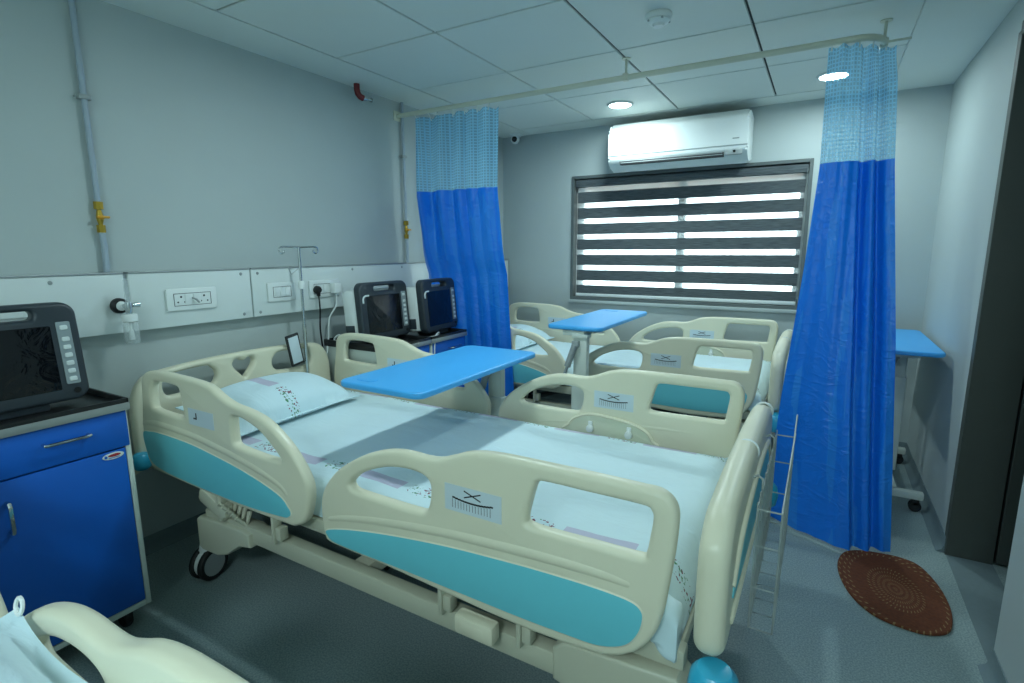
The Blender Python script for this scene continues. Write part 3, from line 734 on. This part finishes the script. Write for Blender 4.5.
    for y in (-.03, .42):
        b = nb(); zt = .7585
        if y > .3: zt -= .016
        tube(b, [(X(2.27) + .0262 * math.cos(a), y, zt + .0262 * math.sin(a)) for a in [PI * (-.15 + 1.3 * i / 20) for i in range(21)]], .004, 6); obj('collar', b, 'white', fb)
    # corner bumpers
    for x, z in ((.14, .452), (2.283, .426)):
        for s in (-1, 1):
            b = nb(); y = s * .485
            q = .72 if x < 1 else 1.0; lathe(b, [(0, z - .046 * q), (.03 * q, z - .044 * q), (.044 * q, z - .03 * q), (.049 * q, z), (.044 * q, z + .03 * q), (.032 * q, z + .044 * q), (0, z + .048 * q)], 24, (X(x), y, 0)); obj('corner_bumper', b, 'aqua_bump', r)
    # rails
    for s in (-1, 1):
        k = 1.07 if s > 0 else 1.0; wd = lambda P: [(1.155 + (p[0] - 1.155) * k, p[1]) for p in P]   # the far head rail is a little longer
        side_rail(r, wd(HEAD), [wd(h) for h in HEAD_H], wd(HEAD_B), s, '', False)
        side_rail(r, FOOT, FOOT_H, FOOT_B, s, '', True)
    # mattress in its flowered sheet
    b = nb(); x0, x1, w, z0, z1 = X(.17), X(2.205), .442, .455, .566
    nx, ny = 60, 30
    rnd = random.Random(7)
    def hgt(x, y):
        e = min((x - x0) / .05, (x1 - x) / .06, (w - abs(y)) / .045, 1)
        e = max(e, 0); q = 1 - (1 - e) ** 2.2
        return z0 + .025 + (z1 - z0 - .025) * q + .0035 * math.sin(9 * x + 3 * y) * math.sin(5 * y + 2.2 * x) * e
    G = [[b.verts.new((x0 + (x1 - x0) * i / nx, -w + 2 * w * j / ny, hgt(x0 + (x1 - x0) * i / nx, -w + 2 * w * j / ny))) for j in range(ny + 1)] for i in range(nx + 1)]
    for i in range(nx):
        for j in range(ny): b.faces.new((G[i][j], G[i + 1][j], G[i + 1][j + 1], G[i][j + 1]))
    edge = [G[i][0] for i in range(nx + 1)] + [G[nx][j] for j in range(1, ny + 1)] + [G[i][ny] for i in range(nx - 1, -1, -1)] + [G[0][j] for j in range(ny - 1, 0, -1)]
    low = [b.verts.new((v.co.x, v.co.y, z0 + .002)) for v in edge]
    for i in range(len(edge)): b.faces.new((edge[i], edge[(i + 1) % len(edge)], low[(i + 1) % len(edge)], low[i]))
    b.faces.new(low)
    mt = obj('mattress', b, 'sheet', r, ang=80); mt['label'] = 'pale blue sheet with printed flower strips'
    # gathered sheet corners at the foot
    for s in (-1, 1):
        b = nb(); P = [(X(2.14), s * .405, .525), (X(2.165), s * .428, .512), (X(2.185), s * .44, .485), (X(2.19), s * .442, .455), (X(2.18), s * .44, .432)]
        tube(b, spl(P, 4), .04, 14, rs=[.012 + .034 * math.sin(PI * min(1, .15 + .8 * i / 16)) + .004 * math.sin(i * 1.9) for i in range(17)])
        for v in b.verts: v.co.x = min(v.co.x, X(2.205)); v.co.y = math.copysign(min(abs(v.co.y), .463), v.co.y)
        obj('sheet_corner', b, 'sheet', mt, ang=80)
    return r
bed1 = make_bed(1.46, 'ivory hospital bed with blue inset rails in the foreground, a blue table over it')
bed2 = copy_thing(bed1, (HX - .02, 3.31, 0), 'ivory hospital bed along the window wall under the striped blind')
bed0 = copy_thing(bed1, (HX + .022, -.213, 0), 'ivory hospital bed cut off at the bottom left, beside the near blue cabinet')

# pillows
def pillow_mesh():
    b = nb(); n = 26; L_, Wd, T_ = .32, .192, .092      # half length (y), half depth (x)
    top, bot = [], []
    for i in range(n + 1):
        ra, rb = [], []
        for j in range(n + 1):
            u = -1 + 2 * i / n; v = -1 + 2 * j / n
            e = max(0, 1 - abs(u / .9) ** 2.6) * max(0, 1 - abs(v / .92) ** 2.6)
            h = T_ * e ** .45 if e > 0 else 0
            pin = 1 - .05 * (1 - abs(u) ** 2) * abs(v) ** 4 - .05 * (1 - abs(v) ** 2) * abs(u) ** 4
            x, y = Wd * u * pin, L_ * v * pin
            wr = .004 * math.sin(30 * x + 8 * y) * e
            ra.append(b.verts.new((x, y, h + wr + .003))); rb.append(b.verts.new((x, y, -.5 * h - .001)))
        top.append(ra); bot.append(rb)
    for i in range(n):
        for j in range(n):
            b.faces.new((top[i][j], top[i + 1][j], top[i + 1][j + 1], top[i][j + 1])); b.faces.new((bot[i][j + 1], bot[i + 1][j + 1], bot[i + 1][j], bot[i][j]))
    for k in range(n):
        b.faces.new((top[0][k], top[0][k + 1], bot[0][k + 1], bot[0][k])); b.faces.new((top[n][k + 1], top[n][k], bot[n][k], bot[n][k + 1]))
        b.faces.new((top[k + 1][0], top[k][0], bot[k][0], bot[k + 1][0])); b.faces.new((top[k][n], top[k + 1][n], bot[k + 1][n], bot[k][n]))
    return b
p1 = tag(obj('pillow', pillow_mesh(), 'pillow', ang=70), 'flowered pale blue pillow on the foreground bed by the heart cutout headboard', 'pillow')
p1.location = (.372, 1.42, .618); p1.rotation_euler = (0, math.radians(9), math.radians(3))
p2 = p1.copy(); COL.objects.link(p2); p2.location = (.42, 3.42, .608); p2.rotation_euler = (0, math.radians(7), 0); p2['label'] = 'flowered pillow on the far bed along the window wall'
p0 = p1.copy(); COL.objects.link(p0); p0.location = (1.562, -.060, .660); p0.rotation_euler = (math.radians(12), 0, 0); p0['label'] = 'flowered pillow lying by the rail of the bed cut off at the bottom left'
b = nb(); tube(b, [(1.395 + .012 * math.cos(a), .247 + .003 * math.sin(a), .743 + .012 * math.sin(a)) for a in [2 * PI * i / 14 for i in range(14)]], .003, 6, cyc=True)
tag(obj('tie_loop', b, 'white'), 'small white fabric loop at the pillow corner by the bottom left rail', 'tie loop')

# ------------------------------------------------------------------ equipment cabinets
def cabinet(loc, w, label, h=.775):
    d = .47; zs = h - .152
    t = thing('bedside_cabinet', loc, label, 'cabinet', 'blue equipment cabinets on castors')
    b = nb()
    bx(b, (.0, 0, .085), (d - .018, .018, h - .03), .002); bx(b, (0, w - .018, .085), (d - .018, w, h - .03), .002)
    bx(b, (.0, .018, .085), (d - .018, w - .018, .105)); bx(b, (0, .018, .105), (.012, w - .018, h - .03))
    bx(b, (d - .03, 0, .075), (d, .016, h - .03), .002); bx(b, (d - .03, w - .016, .075), (d, w, h - .03), .002); bx(b, (d - .03, .016, .075), (d, w - .016, .095), .002)
    bx(b, (d - .03, .016, zs - .006), (d - .018, w - .016, zs + .008), .002)
    obj('body', b, 'offwhite', t)
    b = nb(); bx(b, (d - .02, .018, zs + .002), (d + .004, w - .004, h - .032), .003); dr = obj('drawer', b, 'blue_lam', t)
    b = nb(); tube(b, [(d + .004, .24 * w, zs + .072), (d + .022, .24 * w, zs + .072), (d + .026, .24 * w + .012, zs + .072), (d + .026, .24 * w + .098, zs + .072), (d + .022, .24 * w + .11, zs + .072), (d + .004, .24 * w + .11, zs + .072)], .005, 8); h_ = obj('handle', b, 'chrome', dr)
    for v in h_.data.vertices: v.co.y += .235 * w
    b = nb(); bx(b, (d - .02, .018, .098), (d + .003, w - .018, zs - .003), .003); do = obj('door', b, 'blue_lam', t)
    b = nb(); tube(b, [(d + .003, .105, .58), (d + .022, .105, .58), (d + .026, .105, .57), (d + .026, .105, .505), (d + .022, .105, .495), (d + .003, .105, .495)], .006, 8); obj('handle', b, 'chrome', do)
    b = nb(); slab(b, [(w - .055 + .03 * math.cos(a), zs - .018 + .011 * math.sin(a)) for a in [2 * PI * i / 28 for i in range(28)]], [], .002, .0005, fx(d + .004), 0)
    slab(b, [(w - .052 + .018 * math.cos(a), zs - .016 + .0045 * math.sin(a)) for a in [2 * PI * i / 20 for i in range(20)]], [], .001, .0002, fx(d + .0053), 1)
    slab(b, [(w - .076 + .004 * math.cos(a), zs - .018 + .005 * math.sin(a)) for a in [2 * PI * i / 12 for i in range(12)]], [], .001, .0002, fx(d + .0053), 2)
    bx(b, (d + .0047, w - .068, zs - .0245), (d + .0056, w - .038, zs - .0225), mi=2)
    obj('maker_badge', b, ['white', 'redmark', 'blue_lam'], do)
    b = nb()
    bx(b, (-.0, -.004, h - .03), (d + .012, w + .004, h - .012), .003)
    for lo, hi in (((0, -.004), (d + .012, .004)), ((0, w - .004), (d + .012, w + .004)), ((d + .004, -.004), (d + .012, w + .004)), ((0, -.004), (.008, w + .004))):
        bx(b, (lo[0], lo[1], h - .014), (hi[0], hi[1], h + .008), .002)
    o = obj('tray_top', b, 'tray', t)
    b = nb(); bx(b, (d + .0115, -.004, h - .030), (d + .0135, w + .004, h - .006), .0005); bx(b, (0, w + .0035, h - .030), (d + .0135, w + .0055, h - .006), .0005); obj('edge_trim', b, 'alu', o)
    for x in (.06, d - .06):
        for y in (.06, w - .06):
            b = nb(); lathe(b, [(0, y - .012), (.03, y - .012), (.034, y - .006), (.034, y + .006), (.03, y + .012), (0, y + .012)], 20, (x, 0, .034), 'y'); bx(b, (x - .02, y - .017, .04), (x + .022, y + .017, .086), .005); obj('castor', b, 'black', t)
    return t
cab1 = cabinet((.02, .375, 0), .425, 'blue equipment cabinet at the left edge, beside the foreground bed', .797)
cab2 = cabinet((.03, 1.99, 0), .338, 'blue equipment cabinet behind the over-bed table, next to the drip stand')
cab3 = cabinet((.03, 2.34, 0), .338, 'blue equipment cabinet right in front of the left curtain')

def monitor(loc, label, tilt=6, rz=0, mark=True, h=.312):
    w = .185; kz = h / .325
    t = thing('patient_monitor', loc, label, 'patient monitor', 'patient monitors on the cabinets', rz)
    ta = math.tan(math.radians(tilt))
    f = lambda x0: (lambda u, v, w_: (x0 + w_ - v * ta, u, v))
    out = rrect(-w, .0, w, h, .04, 7)
    b = nb(); slab(b, out, [rrect(-w * .42, h - .048, w * .42, h - .020, .013, 5)], .05, .012, f(0)); fr = obj('front_case', b, 'mon', t)
    b = nb(); slab(b, rrect(-.145, .04 * kz, .112, .252 * kz, .004, 2), [], .004, .001, f(.0245)); obj('screen', b, 'screen', fr)
    b = nb(); slab(b, rrect(.126, .055 * kz, .162, .262 * kz, .004, 2), [], .004, .001, f(.0255)); obj('key_strip', b, 'btnstrip', fr)
    for k in range(7):
        b = nb(); z = (.072 + k * .0265 + (.012 if k == 6 else 0)) * kz; slab(b, rrect(.134, z - .007, .154, z + .007, .004, 3), [], .006, .002, f(.0275)); obj('key', b, 'buttons', fr)
    if mark:
        b = nb(); tube(b, [(.0262 - z * ta, y, z) for y, z in [(y_, z_ * kz) for y_, z_ in [(-.168, .215), (-.168, .235), (-.163, .247), (-.15, .254), (-.125, .255)]]], .005, 6); obj('light_mark', b, 'buttons', fr)
    b = nb(); lathe(b, [(0, .023), (.009, .023), (.009, .028), (0, .0285)], 14, (-.0 - .03 * ta, .15, .03), 'x'); obj('knob', b, 'black', fr)
    # rear casing and foot
    b = nb(); bx(b, (-.125, -w + .004, .012), (-.016, w - .004, h - .035), .022, rot=Matrix.Rotation(-math.radians(tilt), 3, 'Y'), piv=(0, 0, 0)); rc = obj('rear_case', b, 'white', t)
    b = nb(); bx(b, (-.11, -w + .001, .03), (-.045, -w + .006, .09), .002, rot=Matrix.Rotation(-math.radians(tilt), 3, 'Y'), piv=(0, 0, 0)); obj('port_cover', b, 'mon', rc)
    b = nb(); bx(b, (-.115, -.08, -.022), (.012, .08, .016), .006); obj('foot', b, 'mon', t)
    return t
ZT = .763
mon1 = monitor((.37, .565, .785 + .023), 'charcoal patient monitor on the cabinet at the left edge', 7, mark=False, h=.305)
mon2 = monitor((.318, 2.178, ZT + .024), 'charcoal patient monitor on the cabinet nearer the drip stand', 5)
mon3 = monitor((.398, 2.562, ZT + .024), 'charcoal patient monitor in front of the left curtain', 5, rz=math.radians(6))
# loose cables on the cabinets
b = nb(); tube(b, spl([(.435, 2.40, ZT + .004), (.455, 2.43, ZT + .006), (.468, 2.46, ZT + .02), (.478, 2.44, ZT + .03), (.49, 2.40, ZT + .015), (.505, 2.37, ZT - .03), (.508, 2.362, ZT - .12), (.508, 2.36, ZT - .25)]), .004, 7)
tag(obj('sensor_cable', b, 'white'), 'pale sensor cable lying over the edge of the blue cabinets', 'cable')
b = nb(); tube(b, spl([(.14, 1.985, ZT + .004), (.18, 1.992, ZT + .03), (.14, 2.0, ZT + .05), (.10, 2.0, ZT + .02), (.15, 2.01, ZT + .004), (.2, 2.0, ZT + .02), (.16, 1.99, ZT + .035)]), .005, 7)
tag(obj('coiled_cable', b, 'white'), 'coiled white cable beside the monitor nearer the drip stand', 'cable')

# drip stand fixed to the bed head
t = thing('drip_stand', (.142, 1.776, .40), 'slim chrome drip stand with two hooks in front of the foreground bed headboard', 'drip stand')
b = nb(); tube(b, [(0, 0, .06), (0, 0, .50)], .0095, 12); tube(b, [(0, 0, .49), (0, 0, .885)], .007, 10); obj('pole', b, 'chrome', t)
b = nb()
for s in (-1, 1): tube(b, spl([(0, 0, .885), (0, s * .07, .888), (0, s * .105, .885), (0, s * .112, .868), (0, s * .10, .855), (0, s * .086, .862), (0, s * .086, .872)], 5), .0045, 7)
obj('hook', b, 'chrome', t)
b = nb(); lathe(b, [(0, .68), (.014, .68), (.016, .69), (.016, .71), (.011, .72), (0, .72)], 14); obj('clamp_collar', b, 'white', t)
b = nb(); tube(b, [(0, -.012, .78), (.01, -.06, .755), (.01, -.078, .79)], .0025, 6); obj('tension_wire', b, 'wire', t)
t = thing('chart_holder', (.138, 1.724, .70), 'narrow dark framed chart holder leaning on the drip stand', 'chart holder')
R2 = Matrix.Rotation(math.radians(10), 3, 'X')
b = nb(); bx(b, (-.004, -.035, 0), (.008, .038, .16), .002, rot=R2, piv=(0, 0, 0)); obj('frame', b, 'dark', t)
b = nb(); bx(b, (.006, -.027, .012), (.0095, .030, .148), .001, rot=R2, piv=(0, 0, 0)); obj('sheet', b, 'sticker', t)

# ------------------------------------------------------------------ over-bed tables
def tabletop(b, x0, x1, y0, y1, z, r=.04):
    out = []
    for i, q in enumerate(rrect(x0, y0, x1, y1, r, 6)):
        out.append(q)
    slab(b, out, [], .022, .008, fz(z - .011))
def overbed(loc, label, w, y0, y1, z, colx, baseside, legs):
    """loc: column foot; the top spans +-w/2 in x and y0..y1, carried by one column"""
    t = thing('overbed_table', loc, label, 'over-bed table', 'over-bed tables with blue tops')
    b = nb(); tabletop(b, colx[0], colx[1], y0, y1, z); top = obj('tabletop', b, 'table', t)
    b = nb(); slab(b, rrect(colx[0] + .05, y1 - .1 if y1 > -y0 else y0 + .04, colx[0] + .13, y1 - .06 if y1 > -y0 else y0 + .08, .018, 4), [], .002, .0005, fz(z + .0006)); obj('moulded_grip', b, 'table', top)
    b = nb(); ya, yb = (y0 + .12, y1 - .06)
    for x in (colx[0] + .09, colx[1] - .09): bx(b, (x - .014, ya, z - .05), (x + .014, yb, z - .022), .004)
    cx = (colx[0] + colx[1]) / 2
    for q in (ya, yb, 0): bx(b, (colx[0] + .09, q - .014, z - .05), (colx[1] - .09, q + .014, z - .024), .004)
    bx(b, (-.04, -.03, z - .058), (.04, .03, z - .04), .004)
    obj('support_frame', b, 'offwhite', t)
    b = nb(); bx(b, (-.042, -.026, .08), (.042, .026, .60), .008); col = obj('column', b, 'offwhite', t)
    b = nb(); bx(b, (-.036, -.021, .58), (.036, .021, z - .045), .008); obj('inner_column', b, 'offwhite', t)
    b = nb(); tube(b, [(-.02, -.036, z - .09), (-.055, -.045, z - .2)], .016, 12); tube(b, [(-.055, -.045, z - .2), (-.075, -.05, z - .26)], .008, 10); bx(b, (-.10, -.06, z - .275), (-.06, -.04, z - .255), .004); bx(b, (-.035, -.045, z - .1), (.0, -.02, z - .07), .004); obj('gas_lever', b, 'grey_pl', t)
    b = nb()
    for (p, q) in legs: bx(b, (min(p[0], q[0]), min(p[1], q[1]), .062), (max(p[0], q[0]), max(p[1], q[1]), .098), .006)
    obj('base_frame', b, 'offwhite', t)
    done = []
    for (p, q) in legs[:2]:
        for e in (0, 1):
            if abs(q[0] - p[0]) > abs(q[1] - p[1]): x = p[0] + .03 if e == 0 else q[0] - .03; y = (p[1] + q[1]) / 2
            else: y = p[1] + .03 if e == 0 else q[1] - .03; x = (p[0] + q[0]) / 2
            b = nb()
            for d in (-.012, .012): lathe(b, [(0, y + d - .008), (.022, y + d - .008), (.026, y + d - .004), (.026, y + d + .004), (.022, y + d + .008), (0, y + d + .008)], 18, (x, 0, .0262), 'y')
            bx(b, (x - .016, y - .02, .03), (x + .016, y + .02, .064), .006); obj('castor', b, 'black', t)
    return t
overbed((1.135, 2.03, 0), 'blue topped over-bed table reaching over the foreground bed', .4, -.81, -.015, .832, (-.145, .225), 1,
        [((-.18, -.62), (-.14, .05)), ((.16, -.62), (.20, .05)), ((-.18, -.015), (.20, .025))])
overbed((1.40, 2.40, 0), 'blue topped over-bed table reaching over the far bed by the window', .4, -.025, .78, .90, (-.187, .108), 1,
        [((-.20, -.05), (-.16, .62)), ((.16, -.05), (.20, .62)), ((-.20, -.025), (.20, .015))])
overbed((2.79, 3.42, 0), 'blue topped over-bed table parked against the right wall behind the curtain', .4, -.40, .43, .80, (-.28, .13), 1,
        [((-.22, -.35), (.125, -.31)), ((-.22, .33), (.125, .37)), ((-.02, -.33), (.02, .35))])

# ------------------------------------------------------------------ curtain rail and curtains
RZ, RY = 2.10, 2.685
t = thing('curtain_rail', (0, RY, RZ), 'cream ceiling curtain rail crossing the room from the left wall', 'curtain rail')
b = nb(); P_ = [(0.002, 0, 0), (.4, 0, 0), (1.0, 0, 0), (1.6, 0, 0), (2.2, 0, 0), (2.44, 0, 0)] + [(2.44 + .1 * math.sin(a), .1 - .1 * math.cos(a), 0) for a in [PI / 2 * i / 8 for i in range(1, 9)]] + [(2.54, .14, 0), (2.54, .2, 0)]
tube(b, P_, .0135, 10); obj('track', b, 'rail_al', t)
b = nb(); bx(b, (0, -.03, -.03), (.006, .03, .03), .002); obj('wall_flange', b, 'rail_al', t)
for x, y in ((1.487, 0), (2.54, .115)):
    b = nb(); tube(b, [(x, y, 0), (x, y, H - RZ)], .006, 8); lathe(b, [(0, H - RZ - .004), (.022, H - RZ - .004), (.022, H - RZ), (0, H - RZ)], 16, (x, y, 0)); bx(b, (x - .014, y - .014, -.016), (x + .014, y + .014, .018), .003); obj('hanger', b, 'rail_al', t)
b = nb(); tube(b, [(2.54, .10, 0), (2.63, .10, 0)], .005, 8); obj('tie_rod', b, 'rail_al', t)

def interp(tab, z):
    tab = sorted(tab)
    if z <= tab[0][0]: return tab[0][1]
    for (a, u), (b_, v) in zip(tab, tab[1:]):
        if z <= b_: return u + (v - u) * (z - a) / (b_ - a)
    return tab[-1][1]
def curtain(loc, label, left, right, ymid, prof, nhook, zt, zs, zb, n=120):
    """left/right/ymid: tables over height; prof(s, z): how far the cloth stands off its middle plane"""
    t = thing('privacy_curtain', loc, label, 'curtain', 'blue hospital privacy curtains')
    rows = 46
    def pos(s, z):
        dx, dy = prof(s, z); xl, xr = interp(left, z), interp(right, z)
        return Vector((xl + (xr - xl) * s + dx - loc[0], interp(ymid, z) + dy - loc[1], z - loc[2]))
    def sheetmesh(za, zb_, m, name, wav):
        b = nb(); uvl = b.loops.layers.uv.new('UVMap'); G = []; us = [0]
        for i in range(n + 1):
            if i: us.append(us[-1] + (pos(i / n, 1.2) - pos((i - 1) / n, 1.2)).length)
        for r_ in range(rows + 1):
            f = r_ / rows
            row = []
            for i in range(n + 1):
                z = za + (zb_ - za) * f
                p = pos(i / n, z)
                if wav: p.z += wav * math.sin(2 * PI * nhook * i / n + 1) * max(0, 1 - f * 8)
                row.append(b.verts.new(p))
            G.append(row)
        for r_ in range(rows):
            for i in range(n):
                fc = b.faces.new((G[r_][i], G[r_][i + 1], G[r_ + 1][i + 1], G[r_ + 1][i]))
                for lp, (a, c) in zip(fc.loops, ((r_, i), (r_, i + 1), (r_ + 1, i + 1), (r_ + 1, i))): lp[uvl].uv = (us[c], (za + (zb_ - za) * a / rows))
        return obj(name, b, m, t, ang=180)
    sheetmesh(zt, zs, 'net', 'net_top', .006)
    sheetmesh(zs + .002, zb, 'cur', 'drape', 0)
    for k in range(nhook):
        s = (k + .25) / nhook; p = pos(s, zt); b = nb()
        xx = p.x + loc[0] - 2.44
        yr = RY + (.1 - math.sqrt(max(.1 ** 2 - min(xx, .1) ** 2, 0)) if xx > 0 else 0) - loc[1]
        tube(b, [(p.x, yr, RZ - loc[2] - .0145), (p.x, (yr + p.y) / 2, RZ - loc[2] - .022), (p.x, p.y, p.z - .012)], .003, 6); obj('hook', b, 'offwhite', t)
    return t
def sm(a, b_, x):
    x = max(0, min(1, (x - a) / (b_ - a))); return x * x * (3 - 2 * x)
def prof_left(s, z):
    k = 5.2 * s + .25 * math.sin(2 * PI * s * 1.3 + .8) + .10 * math.sin(1.5 * z)
    am = .032 - .019 * sm(1.6, 1.1, z)
    w = math.sin(2 * PI * k)
    return .010 * math.cos(2 * PI * k), am * (w + .25 * math.sin(4 * PI * k + 1)) * (.75 + .4 * math.sin(5 * s + 1))
def prof_right(s, z):
    lo = sm(2.0, .2, z); s0 = .48 + .21 * (1 - z / 2.06)
    if s < s0: y = lo * (.09 - .167 * s / s0) - .022 * math.sin(PI * s / s0) * (1 - .4 * lo)
    else:
        q = (s - s0) / (1 - s0); y = lo * (-.077 + .077 * q)
        y += .045 * sm(0, .08, q) - .045 * sm(.08, .42, q) + .05 * sm(.46, .54, q) - .05 * sm(.56, .84, q)
    y += .003 * math.sin(2 * PI * (6.5 * s + .15 * z)) + .004 * math.sin(2 * PI * (3.1 * s - .4 * z))
    y += .10 * sm(.5, 1.0, s) * sm(1.9, 2.08, z)
    return .0, y
curtain((.5, RY, 0), 'blue privacy curtain with a net top hanging on the left beside the monitors',
        [(2.06, .135), (1.63, .128), (1.19, .135), (.85, .17), (.03, .2)],
        [(2.06, .75), (1.63, .74), (1.2, .755), (.45, .80), (.03, .84)],
        [(2.06, RY), (1.6, 2.69), (1.25, 2.735), (1.12, 2.772), (.03, 2.772)], prof_left, 7, 2.062, 1.628, .06)
curtain((2.5, 2.6, 0), 'blue privacy curtain with a net top hanging nearest the doorway',
        [(2.06, 2.345), (1.62, 2.352), (1.2, 2.328), (.9, 2.306), (.6, 2.282), (.3, 2.268), (.03, 2.267)],
        [(2.06, 2.585), (1.6, 2.615), (.9, 2.68), (.03, 2.742)],
        [(2.06, 2.70), (1.6, 2.69), (.9, 2.62), (.03, 2.55)], prof_right, 5, 2.082, 1.625, .02)

# wire basket on the foot board
t = thing('wire_basket', (2.345, 1.46, .43), 'stainless wire basket hooked on the outside of the foreground bed foot', 'wire basket')
b = nb(); wx, wy0, wy1, wz = .024, -.27, .27, .30
r_ = .0022
for z in (0, .10, .20, .285): tube(b, [(-wx, wy0, z), (wx, wy0, z), (wx, wy1, z), (-wx, wy1, z)], r_, 6, cyc=True)
obj('hoops', b, 'wire', t)
b = nb(); n = 9
for k in range(n + 1):
    y = wy0 + (wy1 - wy0) * k / n
    tube(b, [(-wx, y, wz), (-wx, y, 0), (wx, y, 0), (wx, y, .285 if k in (0, n) else .285)], r_ * .8, 6)
obj('uprights', b, 'wire', t)
for y in (-.16, .16):
    b = nb(); tube(b, [(-wx, y, .285), (-wx - .001, y, .31), (-.036, y, .318), (-.046, y, .31)], .003, 6)
    obj('hanging_hook', b, 'wire', t)
b = nb(); tube(b, [(wx, wy1 - .06, .285), (wx + .002, wy1 - .02, .36), (wx, wy1, .285)], r_, 6); tube(b, [(wx, .0, .285), (wx + .004, .1, .35), (wx, .2, .285)], r_, 6); obj('clip_loop', b, 'wire', t)

# door mat: pointed oval
t = nb()
pts = smooth([(.221, .124), (.258, .06), (.264, -.01), (.255, -.085), (.209, -.138), (.084, -.160), (-.049, -.153), (-.156, -.125), (-.21, -.092), (-.236, -.03), (-.227, .035), (-.19, .107), (-.106, .155), (.01, .174), (.128, .165)], 6)
slab(t, pts, [], .012, .004, fz(.0064)); mt_ = tag(obj('door_mat', t, 'coir'), 'brown woven oval mat on the floor in front of the doorway', 'mat')
mt_.location = (2.734, 2.277, 0); mt_.rotation_euler = (0, 0, math.radians(98.7))

# ------------------------------------------------------------------ light
w = bpy.data.worlds.new('World'); sc.world = w; w.use_nodes = True
bg = w.node_tree.nodes['Background']; bg.inputs[0].default_value = (.82, .95, 1.0, 1); bg.inputs[1].default_value = 5.0
for x, y, p in ((1.19, 3.46, 6), (2.365, 3.49, 4.5), (1.18, 1.66, 6.3), (2.365, 1.66, 1.5), (2.365, -1.34, 22), (1.18, -1.34, 6)):
    area('lamp', x, y, p, r=.28 if y < 0 else .064)

# ------------------------------------------------------------------ camera
yaw, pit, rol, F = .52736, .17138, -.00307, 529.8
f = Vector((-math.sin(yaw) * math.cos(pit), math.cos(yaw) * math.cos(pit), -math.sin(pit)))
r = f.cross(Vector((0, 0, 1))).normalized(); u = r.cross(f)
rr = r * math.cos(rol) + u * math.sin(rol); uu = -r * math.sin(rol) + u * math.cos(rol)
cam = bpy.data.cameras.new('camera'); co = bpy.data.objects.new('camera', cam); COL.objects.link(co)
co.matrix_world = Matrix(((rr.x, uu.x, -f.x, 2.40), (rr.y, uu.y, -f.y, 0), (rr.z, uu.z, -f.z, 1.27), (0, 0, 0, 1)))
cam.sensor_width = 36; cam.lens = 36 * F / 1024; cam.clip_start = .05
sc.camera = co
sc.view_settings.view_transform = 'Standard'; sc.view_settings.look = 'None'; sc.view_settings.gamma = 1; sc.view_settings.exposure = 0.72
sc.view_settings.use_curve_mapping = False
sc.cycles.max_bounces = 8; sc.cycles.transparent_max_bounces = 16
sc.cycles.use_denoising = True
sc.cycles.sample_clamp_indirect = 6
